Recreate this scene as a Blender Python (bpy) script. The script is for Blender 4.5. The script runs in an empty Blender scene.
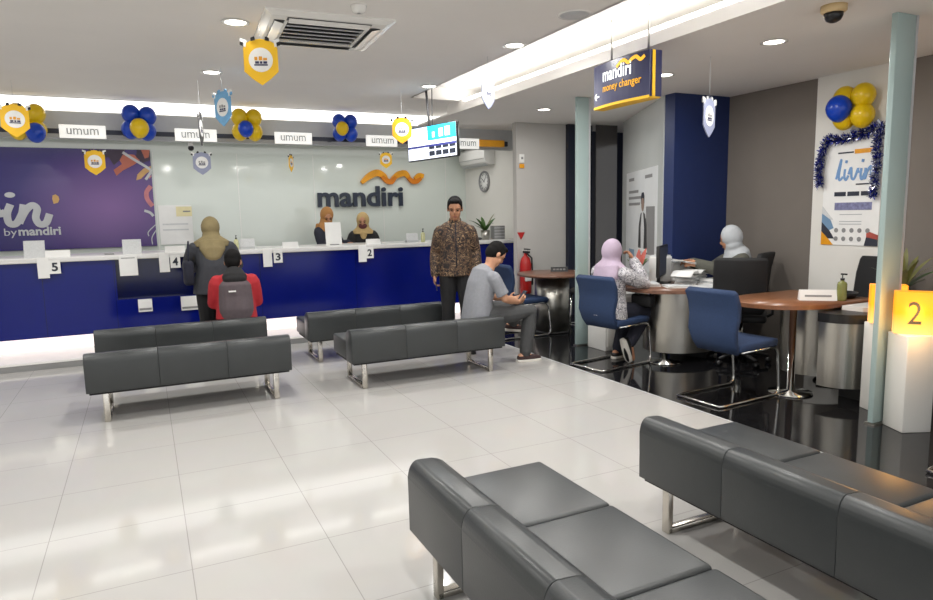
import bpy, bmesh, math, random
from mathutils import Vector, Matrix
random.seed(7)
SC = bpy.context.scene
COL = SC.collection
PI = math.pi
R = math.radians

# ------------------------------------------------------------------ camera
F_PX = 659.24
P_, Y_, R_ = R(7.484), R(25.9), R(-1.153)
fw = Vector((math.sin(Y_)*math.cos(P_), math.cos(Y_)*math.cos(P_), -math.sin(P_)))
r0 = Vector((math.cos(Y_), -math.sin(Y_), 0)); u0 = r0.cross(fw)
cr = r0*math.cos(R_)+u0*math.sin(R_); cu = u0*math.cos(R_)-r0*math.sin(R_)
cam_d = bpy.data.cameras.new('camera'); cam_d.sensor_width = 36; cam_d.lens = F_PX/933*36
cam = bpy.data.objects.new('camera', cam_d); COL.objects.link(cam)
cam.matrix_world = Matrix(((cr.x, cu.x, -fw.x, 0), (cr.y, cu.y, -fw.y, 0), (cr.z, cu.z, -fw.z, 1.52), (0, 0, 0, 1)))
cam_d.clip_start = 0.05
SC.camera = cam

# ------------------------------------------------------------------ world, exposure
SC.view_settings.view_transform = 'Standard'; SC.view_settings.look = 'None'
SC.view_settings.exposure = 0.42; SC.view_settings.gamma = 1.0
SC.view_settings.use_curve_mapping = False
wd = bpy.data.worlds.new('ambient_fill'); SC.world = wd; wd.use_nodes = True  # even grey-white fill, added through the open end behind the camera
wd.node_tree.nodes['Background'].inputs[0].default_value = (.98, 0.99, 1.0, 1)
wd.node_tree.nodes['Background'].inputs[1].default_value = 1.0
try:
    SC.cycles.max_bounces = 8; SC.cycles.diffuse_bounces = 4; SC.cycles.glossy_bounces = 4
    SC.cycles.sample_clamp_indirect = 6; SC.cycles.caustics_reflective = False; SC.cycles.caustics_refractive = False
    SC.cycles.use_denoising = True
except Exception: pass

Z_MAIN, Z_LOW = 2.88, 2.75
def area_light(name, loc, power, size, size_y=None, rot=(0, 0, 0), color=(1, .985, .955), shape=None):
    l = bpy.data.lights.new(name, 'AREA'); l.energy = power; l.size = size; l.color = color
    if size_y: l.shape = 'RECTANGLE'; l.size_y = size_y
    else: l.shape = 'DISK'
    o = bpy.data.objects.new(name, l); COL.objects.link(o); o.location = loc; o.rotation_euler = rot
    return o
DOWN_MAIN = 15.0; DOWN_LOW = 12.0; COVE_SIDE = 42.0; COVE_BACK = 2.5; BACK_WASH = 34.0
area_light('cove_lamp', (3.52, 3.0, 2.84), COVE_SIDE, 0.06, 8.6, (PI, 0, 0))
area_light('cove_lamp', (1.0, 8.79, 2.80), COVE_BACK, 8.0, 0.05, (R(250), 0, 0))
area_light('back_wall_fill', (0.6, 9.55, 2.60), BACK_WASH, 8.4, 1.0)  # unseen panel added to brighten the glass wall behind the tellers

# ------------------------------------------------------------------ materials
def lin(c):
    return tuple(((v/255)/12.92 if v/255 <= .04045 else ((v/255+.055)/1.055)**2.4) for v in c)
def mat(name, rgb, rough=.5, metal=0., noise=.04, scale=12., emit=None, trans=0., alpha=1., spec=.5, bump=0., coat=0., bscale=None):
    m = bpy.data.materials.new(name); m.use_nodes = True; nt = m.node_tree; b = nt.nodes['Principled BSDF']
    c = lin(rgb)
    tc = nt.nodes.new('ShaderNodeTexCoord')
    n = nt.nodes.new('ShaderNodeTexNoise'); n.inputs['Scale'].default_value = scale; n.inputs['Detail'].default_value = 3
    nt.links.new(tc.outputs['Object'], n.inputs['Vector'])
    rp = nt.nodes.new('ShaderNodeValToRGB')
    rp.color_ramp.elements[0].position = .3; rp.color_ramp.elements[1].position = .7
    rp.color_ramp.elements[0].color = (*[max(0, v*(1-noise)) for v in c], 1)
    rp.color_ramp.elements[1].color = (*[min(1, v*(1+noise)) for v in c], 1)
    nt.links.new(n.outputs['Fac'], rp.inputs['Fac']); nt.links.new(rp.outputs['Color'], b.inputs['Base Color'])
    b.inputs['Roughness'].default_value = rough; b.inputs['Metallic'].default_value = metal
    b.inputs['Specular IOR Level'].default_value = spec
    b.inputs['Transmission Weight'].default_value = trans; b.inputs['Alpha'].default_value = alpha
    b.inputs['Coat Weight'].default_value = coat
    if emit:
        b.inputs['Emission Color'].default_value = (*lin(emit[0]), 1); b.inputs['Emission Strength'].default_value = emit[1]
    if bump:
        n2 = nt.nodes.new('ShaderNodeTexNoise'); n2.inputs['Scale'].default_value = bscale or scale*4
        nt.links.new(tc.outputs['Object'], n2.inputs['Vector'])
        bp = nt.nodes.new('ShaderNodeBump'); bp.inputs['Strength'].default_value = bump; bp.inputs['Distance'].default_value = .01
        nt.links.new(n2.outputs['Fac'], bp.inputs['Height']); nt.links.new(bp.outputs['Normal'], b.inputs['Normal'])
    return m
def mat_voronoi(name, cols, scale, rough=.7, noise_scale=None):
    """patchy cloth: voronoi cell colour through a stepped ramp, edges in the last colour"""
    m = bpy.data.materials.new(name); m.use_nodes = True; nt = m.node_tree; b = nt.nodes['Principled BSDF']
    tc = nt.nodes.new('ShaderNodeTexCoord'); nz = nt.nodes.new('ShaderNodeTexNoise'); nz.inputs['Scale'].default_value = noise_scale or scale*.8
    nz.inputs['Detail'].default_value = 5; nz.inputs['Distortion'].default_value = 1.5
    nt.links.new(tc.outputs['Object'], nz.inputs['Vector'])
    rp = nt.nodes.new('ShaderNodeValToRGB'); rp.color_ramp.interpolation = 'CONSTANT'
    els = rp.color_ramp.elements
    while len(els) < len(cols): els.new(.5)
    for i, (p, c) in enumerate(cols):
        els[i].position = p; els[i].color = (*lin(c), 1)
    nt.links.new(nz.outputs['Fac'], rp.inputs['Fac']); nt.links.new(rp.outputs['Color'], b.inputs['Base Color'])
    b.inputs['Roughness'].default_value = rough
    return m
def mat_tiles(name, rgb, groutrgb, size, off, rough, noise=.03, spec=.5, var=.02, line=.004, mixpow=1.0):
    m = bpy.data.materials.new(name); m.use_nodes = True; nt = m.node_tree; b = nt.nodes['Principled BSDF']
    tc = nt.nodes.new('ShaderNodeTexCoord'); mp = nt.nodes.new('ShaderNodeMapping'); mp.inputs['Location'].default_value = (-off[0], -off[1], 0)
    nt.links.new(tc.outputs['Object'], mp.inputs['Vector'])
    br = nt.nodes.new('ShaderNodeTexBrick'); br.offset = 0; br.squash = 1
    br.inputs['Scale'].default_value = 1; br.inputs['Brick Width'].default_value = size; br.inputs['Row Height'].default_value = size
    br.inputs['Mortar Size'].default_value = line; br.inputs['Mortar Smooth'].default_value = .3
    c = lin(rgb)
    br.inputs['Color1'].default_value = (*[v*(1-var) for v in c], 1); br.inputs['Color2'].default_value = (*[v*(1+var) for v in c], 1)
    br.inputs['Mortar'].default_value = (*lin(groutrgb), 1)
    nt.links.new(mp.outputs['Vector'], br.inputs['Vector'])
    n = nt.nodes.new('ShaderNodeTexNoise'); n.inputs['Scale'].default_value = 5; n.inputs['Detail'].default_value = 4
    nt.links.new(tc.outputs['Object'], n.inputs['Vector'])
    mx = nt.nodes.new('ShaderNodeMixRGB'); mx.blend_type = 'MULTIPLY'; mx.inputs['Fac'].default_value = noise*4
    nt.links.new(br.outputs['Color'], mx.inputs['Color1']); nt.links.new(n.outputs['Color'], mx.inputs['Color2'])
    nt.links.new(mx.outputs['Color'], b.inputs['Base Color'])
    b.inputs['Roughness'].default_value = rough; b.inputs['Specular IOR Level'].default_value = spec
    return m
def mat_wood(name, a, c, rough=.3):
    m = bpy.data.materials.new(name); m.use_nodes = True; nt = m.node_tree; b = nt.nodes['Principled BSDF']
    tc = nt.nodes.new('ShaderNodeTexCoord'); mp = nt.nodes.new('ShaderNodeMapping'); mp.inputs['Scale'].default_value = (1.5, 14, 14)
    nt.links.new(tc.outputs['Object'], mp.inputs['Vector'])
    n = nt.nodes.new('ShaderNodeTexNoise'); n.inputs['Scale'].default_value = 3; n.inputs['Detail'].default_value = 6
    nt.links.new(mp.outputs['Vector'], n.inputs['Vector'])
    rp = nt.nodes.new('ShaderNodeValToRGB'); rp.color_ramp.elements[0].color = (*lin(a), 1); rp.color_ramp.elements[1].color = (*lin(c), 1)
    rp.color_ramp.elements[0].position = .3; rp.color_ramp.elements[1].position = .7
    nt.links.new(n.outputs['Fac'], rp.inputs['Fac']); nt.links.new(rp.outputs['Color'], b.inputs['Base Color'])
    b.inputs['Roughness'].default_value = rough
    return m
def mat_brushed(name, rgb, rough=.28):
    m = mat(name, rgb, rough, 1.0, .05, 4); nt = m.node_tree; b = nt.nodes['Principled BSDF']
    tc = nt.nodes.new('ShaderNodeTexCoord'); mp = nt.nodes.new('ShaderNodeMapping'); mp.inputs['Scale'].default_value = (2, 2, 160)
    n = nt.nodes.new('ShaderNodeTexNoise'); n.inputs['Scale'].default_value = 3; nt.links.new(tc.outputs['Object'], mp.inputs['Vector']); nt.links.new(mp.outputs['Vector'], n.inputs['Vector'])
    mr = nt.nodes.new('ShaderNodeMapRange'); mr.inputs['To Min'].default_value = rough*.8; mr.inputs['To Max'].default_value = rough*1.25
    nt.links.new(n.outputs['Fac'], mr.inputs['Value']); nt.links.new(mr.outputs['Result'], b.inputs['Roughness'])
    return m

M = dict(
 ceiling=mat('ceiling_paint', (232, 229, 225), .9, noise=.015, scale=2),
 white=mat('white_paint', (226, 224, 218), .7, noise=.015, scale=3),
 white_gloss=mat('white_gloss', (235, 234, 230), .25, noise=.01),
 counter_top=mat('counter_top', (225, 224, 222), .22, noise=.015),
 taupe=mat('taupe_wall', (118, 111, 104), .8, noise=.03, scale=3),
 grey_wall=mat('grey_wall', (184, 181, 177), .75, noise=.02, scale=3),
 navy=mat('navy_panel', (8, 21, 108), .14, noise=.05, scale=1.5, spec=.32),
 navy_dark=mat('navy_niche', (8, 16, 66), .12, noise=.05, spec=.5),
 blue_col=mat('blue_column', (26, 42, 88), .45, noise=.04),
 dark_blue=mat('dark_blue_panel', (20, 26, 46), .3, noise=.06),
 backglass=mat('back_glass', (214, 221, 214), .06, noise=.02, scale=1, spec=.6),
 leather=mat('dark_leather', (54, 57, 58), .36, noise=.06, scale=6, bump=.04, bscale=120),
 steel=mat_brushed('brushed_steel', (186, 183, 176), .3),
 steel_dark=mat_brushed('shaded_steel', (120, 118, 114), .3),
 chrome=mat('chrome', (215, 215, 213), .1, 1.0, .01),
 bench_leg=mat('bench_leg_metal', (208, 203, 194), .22, 1.0, .02),
 frost=mat('frosted_glass', (176, 196, 194), .25, noise=.03, scale=2, alpha=.9),
 blue_fab=mat('blue_fabric', (34, 54, 88), .85, noise=.08, scale=60, bump=.1),
 black_fab=mat('black_fabric', (20, 20, 22), .7, noise=.1, scale=40),
 black=mat('black_plastic', (20, 20, 22), .4, noise=.05),
 dark_grey=mat('dark_grey_plastic', (62, 62, 64), .5, noise=.05),
 grey=mat('grey_plastic', (140, 140, 140), .5, noise=.03),
 paper=mat('paper', (236, 236, 234), .7, noise=.02),
 paper_grey=mat('printed_paper', (205, 207, 208), .7, noise=.06, scale=60),
 wood=mat_wood('orange_wood', (120, 80, 54), (144, 98, 70), .3),
 wood_dk=mat_wood('brown_wood', (104, 74, 60), (130, 94, 76), .3),
 gold=mat('gold_letter', (226, 154, 20), .35, noise=.12, scale=8),
 gold_deep=mat('deep_gold', (205, 118, 10), .35, noise=.1, scale=8),
 yellow=mat('yellow_board', (242, 190, 20), .5, noise=.03),
 y_balloon=mat('yellow_balloon', (222, 186, 8), .28, noise=.04),
 b_balloon=mat('blue_balloon', (4, 62, 178), .28, noise=.05),
 ink=mat('dark_ink', (40, 44, 58), .6, noise=.03),
 logo_ink=mat('logo_navy', (34, 44, 62), .35, noise=.03),
 sign_navy=mat('sign_navy', (36, 38, 78), .35, noise=.03),
 purple=None,
 light_grey=mat('light_grey', (186, 188, 190), .6, noise=.02),
 sky=mat('sky_blue_board', (112, 170, 214), .5, noise=.1, scale=20),
 pale=mat('pale_lilac_board', (146, 152, 178), .5, noise=.04),
 red=mat('red_paint', (176, 28, 26), .35, noise=.04),
 green=mat('leaf_green', (72, 104, 50), .5, noise=.2, scale=15),
 leaf_y=mat('leaf_yellow_green', (112, 112, 58), .5, noise=.2, scale=15),
 leaf_r=mat('leaf_red', (168, 74, 62), .5, noise=.2, scale=15),
 skin=mat('skin', (178, 128, 98), .55, noise=.05),
 skin_lt=mat('skin_light', (196, 146, 116), .55, noise=.05),
 hair=mat('black_hair', (15, 13, 13), .75, noise=.2, scale=60, spec=.2),
 lip=mat('lip', (140, 80, 72), .5, noise=.05),
 eye=mat('eye', (30, 24, 22), .2, noise=.02),
 lilac=mat('lilac_cloth', (186, 168, 188), .85, noise=.05, scale=20, bump=.15),
 olive=mat('khaki_cloth', (124, 111, 78), .85, noise=.08, scale=20, bump=.15),
 rust=mat('rust_cloth', (158, 112, 62), .85, noise=.06, scale=20, bump=.15),
 sand=mat('sand_cloth', (178, 152, 104), .85, noise=.06, scale=20, bump=.15),
 silver=mat('silver_cloth', (176, 180, 184), .8, noise=.05, scale=20, bump=.15),
 char=mat('charcoal_cloth', (54, 56, 62), .85, noise=.08, scale=30),
 olivegrey=mat('grey_olive_cloth', (86, 86, 78), .85, noise=.08, scale=30),
 navycloth=mat('navy_cloth', (28, 30, 44), .85, noise=.08, scale=30),
 blackcloth=mat('black_cloth', (26, 26, 28), .85, noise=.1, scale=30),
 greytee=mat('grey_cloth', (138, 140, 146), .85, noise=.05, scale=40),
 greytrs=mat('grey_trouser_cloth', (72, 73, 74), .85, noise=.07, scale=40),
 redcloth=mat('red_cloth', (168, 34, 42), .8, noise=.06, scale=30),
 greyjk=mat('grey_brown_cloth', (88, 78, 82), .85, noise=.06, scale=30),
 mask=mat('maroon_mask', (92, 46, 48), .8, noise=.05),
 sole=mat('white_rubber', (222, 218, 210), .6, noise=.03),
 shoe=mat('dark_brown_canvas', (58, 40, 40), .8, noise=.08, scale=40),
 batik=mat_voronoi('batik_cloth', [(0, (30, 24, 24)), (.43, (104, 78, 58)), (.475, (34, 27, 26)), (.54, (156, 128, 96)), (.575, (62, 44, 36)), (.63, (28, 24, 24))], 13, .75, 15),
 floral=mat_voronoi('floral_cloth', [(0, (210, 208, 212)), (.44, (84, 84, 96)), (.5, (222, 220, 222)), (.56, (52, 54, 64)), (.62, (190, 188, 194))], 30),
 soap=mat('olive_soap', (128, 132, 74), .15, noise=.05),
 clear=mat('clear_bottle', (196, 196, 150), .1, noise=.03),
 granite=None, floor=None,
)
M['floor'] = mat_tiles('white_floor_tile', (186, 184, 181), (156, 154, 151), .6, (.084, -.03), .075, noise=.012, spec=.34, var=.008, line=.0025)
M['granite'] = mat_tiles('black_granite_tile', (26, 26, 28), (14, 14, 15), .6, (.096, .1), .06, noise=.03, spec=.5, var=.1)
def emis(name, rgb, s):
    return mat(name, rgb, .6, emit=(rgb, s), noise=.01)
M['cove_glow'] = emis('cove_glow', (255, 254, 250), 1.15)
M['riser_glow'] = emis('riser_glow', (255, 240, 238), .75)
M['lamp_glow'] = emis('lamp_glow', (255, 250, 240), 9)
M['sign_white'] = emis('emissive_white', (250, 250, 248), .75); M['sign_gold'] = emis('emissive_gold', (236, 180, 40), .45); M['plate_glow'] = emis('backlit_plate', (244, 244, 240), .42)  # hanging sign letters carry added emission so they read brighter
M['scr_white'] = emis('screen_white', (226, 232, 246), .85)
M['scr_cyan'] = emis('screen_cyan', (30, 170, 215), .8)
M['scr_navy'] = emis('screen_navy', (44, 48, 110), .6)
M['scr_dark'] = emis('screen_dark', (28, 34, 48), .4)
M['scr_grey'] = emis('screen_grey', (176, 196, 220), .8)
def mat_number_box():
    m = bpy.data.materials.new('amber_glow'); m.use_nodes = True; nt = m.node_tree; b = nt.nodes['Principled BSDF']
    tc = nt.nodes.new('ShaderNodeTexCoord'); sp = nt.nodes.new('ShaderNodeSeparateXYZ'); nt.links.new(tc.outputs['Generated'], sp.inputs[0])
    rp = nt.nodes.new('ShaderNodeValToRGB'); e = rp.color_ramp.elements
    e[0].position = 0; e[0].color = (1, .60, .22, 1); e[1].position = .5; e[1].color = (1, .31, .006, 1)
    nt.links.new(sp.outputs['Z'], rp.inputs['Fac']); nt.links.new(rp.outputs['Color'], b.inputs['Emission Color'])
    b.inputs['Base Color'].default_value = (.45, .16, .01, 1); b.inputs['Roughness'].default_value = .3
    b.inputs['Emission Strength'].default_value = .95
    return m
M['amber'] = mat_number_box()
def mat_purple():
    m = bpy.data.materials.new('purple_print'); m.use_nodes = True; nt = m.node_tree; b = nt.nodes['Principled BSDF']
    tc = nt.nodes.new('ShaderNodeTexCoord')
    gr = nt.nodes.new('ShaderNodeTexGradient'); gr.gradient_type = 'SPHERICAL'
    mp = nt.nodes.new('ShaderNodeMapping'); mp.inputs['Location'].default_value = (.42, 0, -.55); mp.inputs['Scale'].default_value = (.8, 1, 1)
    nt.links.new(tc.outputs['Object'], mp.inputs['Vector']); nt.links.new(mp.outputs['Vector'], gr.inputs['Vector'])
    rp = nt.nodes.new('ShaderNodeValToRGB'); e = rp.color_ramp.elements
    e[0].position = .1; e[0].color = (*lin((46, 36, 104)), 1); e[1].position = .95; e[1].color = (*lin((116, 82, 140)), 1)
    nt.links.new(gr.outputs['Fac'], rp.inputs['Fac']); nt.links.new(rp.outputs['Color'], b.inputs['Base Color'])
    b.inputs['Roughness'].default_value = .25
    return m
M['purple'] = mat_purple()

# ------------------------------------------------------------------ mesh helpers
class MB:
    def __init__(s): s.v = []; s.f = []; s.mi = []; s.sm = []; s.M = Matrix.Identity(4)
    def add(s, vs, fs, mi=0, sm=False):
        o = len(s.v); s.v += [s.M @ Vector(v) for v in vs]
        for f in fs: s.f.append([o+i for i in f]); s.mi.append(mi); s.sm.append(sm)
        return s
    def box(s, x0, x1, y0, y1, z0, z1, mi=0):
        return s.add([(x0,y0,z0),(x1,y0,z0),(x1,y1,z0),(x0,y1,z0),(x0,y0,z1),(x1,y0,z1),(x1,y1,z1),(x0,y1,z1)],
                     [(0,3,2,1),(4,5,6,7),(0,1,5,4),(1,2,6,5),(2,3,7,6),(3,0,4,7)], mi)
    def rbox(s, x0, x1, y0, y1, z0, z1, r=.02, seg=3, mi=0):
        bm = bmesh.new(); bmesh.ops.create_cube(bm, size=1)
        for v in bm.verts: v.co = Vector(((x0+x1)/2+v.co.x*(x1-x0), (y0+y1)/2+v.co.y*(y1-y0), (z0+z1)/2+v.co.z*(z1-z0)))
        bmesh.ops.bevel(bm, geom=list(bm.edges), offset=r, segments=seg, profile=.5, affect='EDGES')
        bm.verts.index_update()
        s.add([v.co.copy() for v in bm.verts], [[v.index for v in f.verts] for f in bm.faces], mi, True); bm.free(); return s
    def prism(s, poly, d0, d1, fn, mi=0, r=0, seg=3):
        """polygon (a,b) extruded from d0 to d1; fn(a,b,d) -> xyz"""
        n = len(poly)
        if not r:
            vs = [fn(a, b, d0) for a, b in poly]+[fn(a, b, d1) for a, b in poly]
            fs = [tuple(range(n))[::-1], tuple(range(n, 2*n))]+[(i, (i+1) % n, n+(i+1) % n, n+i) for i in range(n)]
            return s.add(vs, fs, mi)
        bm = bmesh.new(); lo = [bm.verts.new(fn(a, b, d0)) for a, b in poly]; hi = [bm.verts.new(fn(a, b, d1)) for a, b in poly]
        bm.faces.new(lo[::-1]); bm.faces.new(hi)
        for i in range(n): bm.faces.new((lo[i], lo[(i+1) % n], hi[(i+1) % n], hi[i]))
        bmesh.ops.bevel(bm, geom=list(bm.edges), offset=r, segments=seg, profile=.5, affect='EDGES'); bm.verts.index_update()
        s.add([v.co.copy() for v in bm.verts], [[v.index for v in f.verts] for f in bm.faces], mi, True); bm.free(); return s
    def loft(s, rings, mi=0, sm=True, closed=False, caps=True):
        n = len(rings[0]); vs = [p for r in rings for p in r]; fs = []
        K = len(rings); rng = K if closed else K-1
        for k in range(rng):
            a, b = k*n, ((k+1) % K)*n
            for i in range(n): j = (i+1) % n; fs.append((a+i, a+j, b+j, b+i))
        if caps and not closed: fs.append(tuple(range(n))[::-1]); fs.append(tuple((K-1)*n+i for i in range(n)))
        return s.add(vs, fs, mi, sm)
    def tube(s, pts, r, n=10, mi=0, closed=False, ref=None, flat=1.0, ends=False):
        """round (or flattened, flat<1 across ref) tube through points; r number or list; ends=True rounds the tips"""
        pts = [Vector(p) for p in pts]; rs = list(r) if isinstance(r, (list, tuple)) else [r]*len(pts)
        if ends:
            d0 = (pts[0]-pts[1]).normalized(); d1 = (pts[-1]-pts[-2]).normalized()
            a, b = rs[0], rs[-1]
            pts = [pts[0]+d0*a*.95, pts[0]+d0*a*.7]+pts+[pts[-1]+d1*b*.7, pts[-1]+d1*b*.95]
            rs = [a*.3, a*.72]+rs+[b*.72, b*.3]
        K = len(pts); rings = []; u = None
        for k in range(K):
            if closed: t = pts[(k+1) % K]-pts[k-1]
            elif k == 0: t = pts[1]-pts[0]
            elif k == K-1: t = pts[-1]-pts[-2]
            else: t = (pts[k+1]-pts[k]).normalized()+(pts[k]-pts[k-1]).normalized()
            t.normalize()
            if ref is not None: u = Vector(ref)
            elif u is None: u = Vector((0, 0, 1)) if abs(t.z) < .9 else Vector((1, 0, 0))
            u = u-t*u.dot(t)
            if u.length < 1e-6: u = t.orthogonal()
            u.normalize(); w = t.cross(u)
            rings.append([pts[k]+(u*math.cos(2*PI*i/n)+w*math.sin(2*PI*i/n)*flat)*rs[k] for i in range(n)])
        return s.loft(rings, mi, True, closed)
    def etube(s, pts, ws, ds, side, n=20, mi=0):
        """elliptic tube: half width ws along side, half depth ds across"""
        pts = [Vector(p) for p in pts]; K = len(pts); rings = []
        for k in range(K):
            sd = Vector(side[k] if isinstance(side, list) else side)
            t = (pts[min(k+1, K-1)]-pts[max(k-1, 0)]).normalized()
            u = (sd-t*sd.dot(t)).normalized(); w = t.cross(u)
            rings.append([pts[k]+u*math.cos(2*PI*i/n)*ws[k]+w*math.sin(2*PI*i/n)*ds[k] for i in range(n)])
        return s.loft(rings, mi)
    def lathe(s, prof, c=(0, 0, 0), n=24, mi=0):
        c = Vector(c)
        return s.loft([[c+Vector((r*math.cos(2*PI*i/n), r*math.sin(2*PI*i/n), z)) for i in range(n)] for r, z in prof], mi)
    def ell(s, c, rad, rot=None, nu=16, nv=10, mi=0):
        c = Vector(c); rot = rot or Matrix.Identity(3); vs = []; fs = []
        for j in range(1, nv):
            th = PI*j/nv
            for i in range(nu):
                ph = 2*PI*i/nu; vs.append(c+rot@Vector((rad[0]*math.sin(th)*math.cos(ph), rad[1]*math.sin(th)*math.sin(ph), rad[2]*math.cos(th))))
        top = len(vs); vs.append(c+rot@Vector((0, 0, rad[2]))); bot = len(vs); vs.append(c+rot@Vector((0, 0, -rad[2])))
        for j in range(nv-2):
            for i in range(nu): k = (i+1) % nu; fs.append((j*nu+i, (j+1)*nu+i, (j+1)*nu+k, j*nu+k))
        for i in range(nu): k = (i+1) % nu; fs.append((top, i, k)); fs.append((bot, (nv-2)*nu+k, (nv-2)*nu+i))
        return s.add(vs, fs, mi, True)
    def mesh(s, name):
        me = bpy.data.meshes.new(name); me.from_pydata([tuple(v) for v in s.v], [], s.f)
        me.polygons.foreach_set('material_index', s.mi); me.polygons.foreach_set('use_smooth', s.sm)
        bm = bmesh.new(); bm.from_mesh(me); bmesh.ops.recalc_face_normals(bm, faces=bm.faces); bm.to_mesh(me); bm.free(); me.update()
        return me
    def build(s, name, mats, parent=None, remesh=0, smooth=2):
        me = s.mesh(name); o = bpy.data.objects.new(name, me); COL.objects.link(o)
        if remesh:
            md = o.modifiers.new('r', 'REMESH'); md.mode = 'VOXEL'; md.voxel_size = remesh; md.use_smooth_shade = True
            sm = o.modifiers.new('s', 'SMOOTH'); sm.iterations = smooth; sm.factor = .5
            dg = bpy.context.evaluated_depsgraph_get(); m2 = bpy.data.meshes.new_from_object(o.evaluated_get(dg))
            o.modifiers.clear(); o.data = m2; m2.name = name; m2.polygons.foreach_set('use_smooth', [True]*len(m2.polygons))
            m2.materials.clear()
        mats = mats if isinstance(mats, (list, tuple)) else [mats]
        for m in mats: o.data.materials.append(M[m] if isinstance(m, str) else m)
        if parent: o.parent = parent
        return o
def tag(o, label=None, cat=None, group=None, kind=None):
    if label: o['label'] = label
    if cat: o['category'] = cat
    if group: o['group'] = group
    if kind: o['kind'] = kind
    return o
def thing(name, label, cat, loc=(0, 0, 0), rz=0, group=None):
    o = bpy.data.objects.new(name, None); COL.objects.link(o); o.empty_display_size = .1
    o.location = loc; o.rotation_euler = (0, 0, rz); return tag(o, label, cat, group)
def struct(name, mb, m, label=None):
    o = mb.build(name, m); o['kind'] = 'structure'
    if label: o['label'] = label
    return o
def kids(o): return [c for c in list(bpy.data.objects) if c.parent is o]
def dup(root, loc, rz, label, group=None):
    def cp(o, par):
        c = o.copy(); COL.objects.link(c)
        if par: c.parent = par
        for k in kids(o): cp(k, c)
        return c
    r_ = cp(root, None); r_.location = loc; r_.rotation_euler = (0, 0, rz); r_['label'] = label
    if group: r_['group'] = group
    return r_
def frame(o, right, up):
    """local x -> right, y -> up, z -> towards the viewer"""
    r_ = Vector(right).normalized(); u_ = Vector(up); u_ = (u_-r_*u_.dot(r_)).normalized(); n_ = r_.cross(u_)
    return Matrix(((r_.x, u_.x, n_.x, o[0]), (r_.y, u_.y, n_.y, o[1]), (r_.z, u_.z, n_.z, o[2]), (0, 0, 0, 1)))
def text_mesh(name, s, w, h, ext, m, parent, Mx, bold=0., skew=0.):
    """lettering scaled into w x h (metres), its lower left corner at the frame's origin"""
    cu_ = bpy.data.curves.new(name, 'FONT'); cu_.body = s; cu_.size = 1; cu_.extrude = 0.02; cu_.offset = bold; cu_.shear = skew; cu_.resolution_u = 4
    to = bpy.data.objects.new(name, cu_); COL.objects.link(to)
    dg = bpy.context.evaluated_depsgraph_get(); me = bpy.data.meshes.new_from_object(to.evaluated_get(dg))
    bpy.data.objects.remove(to); bpy.data.curves.remove(cu_)
    xs = [v.co.x for v in me.vertices]; ys = [v.co.y for v in me.vertices]
    sx = w/(max(xs)-min(xs)); sy = h/(max(ys)-min(ys)) if h else sx; x0, y0 = min(xs), min(ys)
    for v in me.vertices: v.co = Mx @ Vector(((v.co.x-x0)*sx, (v.co.y-y0)*sy, (v.co.z+.02)/.04*ext+.0005))
    me.name = name; me.materials.clear(); me.materials.append(M[m]); o = bpy.data.objects.new(name, me); COL.objects.link(o)
    if parent: o.parent = parent
    return o
def ribbon(mb, pts, w, z0, z1, mi=0, n=6):
    """flat brush stroke along a smoothed polyline in the local x,y plane; w number or list"""
    P = [Vector((p[0], p[1], 0)) for p in pts]; ws = list(w) if isinstance(w, (list, tuple)) else [w]*len(P); Q = []; W = []
    for k in range(len(P)-1):
        a, b, c, d = P[max(k-1, 0)], P[k], P[k+1], P[min(k+2, len(P)-1)]
        for i in range(n):
            t = i/n; Q.append(.5*((2*b)+(c-a)*t+(2*a-5*b+4*c-d)*t*t+(3*b-a-3*c+d)*t**3)); W.append(ws[k]*(1-t)+ws[k+1]*t)
    Q.append(P[-1]); W.append(ws[-1]); rings = []
    for k in range(len(Q)):
        t = (Q[min(k+1, len(Q)-1)]-Q[max(k-1, 0)]).normalized(); nn = Vector((-t.y, t.x, 0))*W[k]/2
        a, b = Q[k]+nn, Q[k]-nn
        zz = z1+.0009*k/len(Q); rings.append([(a.x, a.y, z0), (b.x, b.y, z0), (b.x, b.y, zz), (a.x, a.y, zz)])
    mb.loft(rings, mi, False)
def arc(cx, cy, rx, ry, a0, a1, n=10): return [(cx+rx*math.cos(R(a0+(a1-a0)*i/n)), cy+ry*math.sin(R(a0+(a1-a0)*i/n))) for i in range(n+1)]
XY = lambda a, b, d: (a, b, d)

# ------------------------------------------------------------------ the setting
XL, XR, YB, YF = -3.7, 6.0, 10.45, -2.2
YBK = 8.8         # bulkhead over the counter
YG = 8.05         # grey wall at the end of the desk zone
struct('floor', MB().box(XL, 3.69, YF, 7.95, -.08, 0).box(XL, 5.1, 7.95, YB, -.08, -.002), 'floor', 'polished white tile floor of the waiting hall')
struct('floor', MB().box(3.69, 8.2, YF, 7.95, -.08, 0).box(5.1, 8.2, 7.95, 10.6, -.08, 0), 'granite', 'polished black stone floor of the desk zone')
struct('trim_1', MB().box(3.685, 3.70, YF, 7.95, -.01, .0015), 'light_grey')
c = MB()                                             # main ceiling with the long cove recess along the desk zone
c.box(XL, 2.95, YF, 8.66, Z_MAIN, 3.1); c.box(2.95, 3.9, 7.45, 8.66, Z_MAIN, 3.1)
c.box(2.95, 4.05, YF, 7.45, 3.02, 3.1); c.box(2.93, 2.95, YF, 7.45, Z_MAIN, 3.06)
c.box(XL, 5.12, 8.66, YB+.1, 3.0, 3.1)
struct('ceiling', c, 'ceiling', 'flat grey-white ceiling with a lit cove slot')
c = MB()
c.box(3.57, 8.2, YF, YBK, Z_LOW, Z_LOW+.02); c.box(3.57, 3.62, YF, 7.8, Z_LOW+.02, Z_LOW+.13)
c.box(4.0, 4.05, YF, 7.8, Z_LOW+.02, 3.02); c.box(3.62, 4.0, 7.76, 7.8, Z_LOW+.02, Z_LOW+.13)
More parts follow.
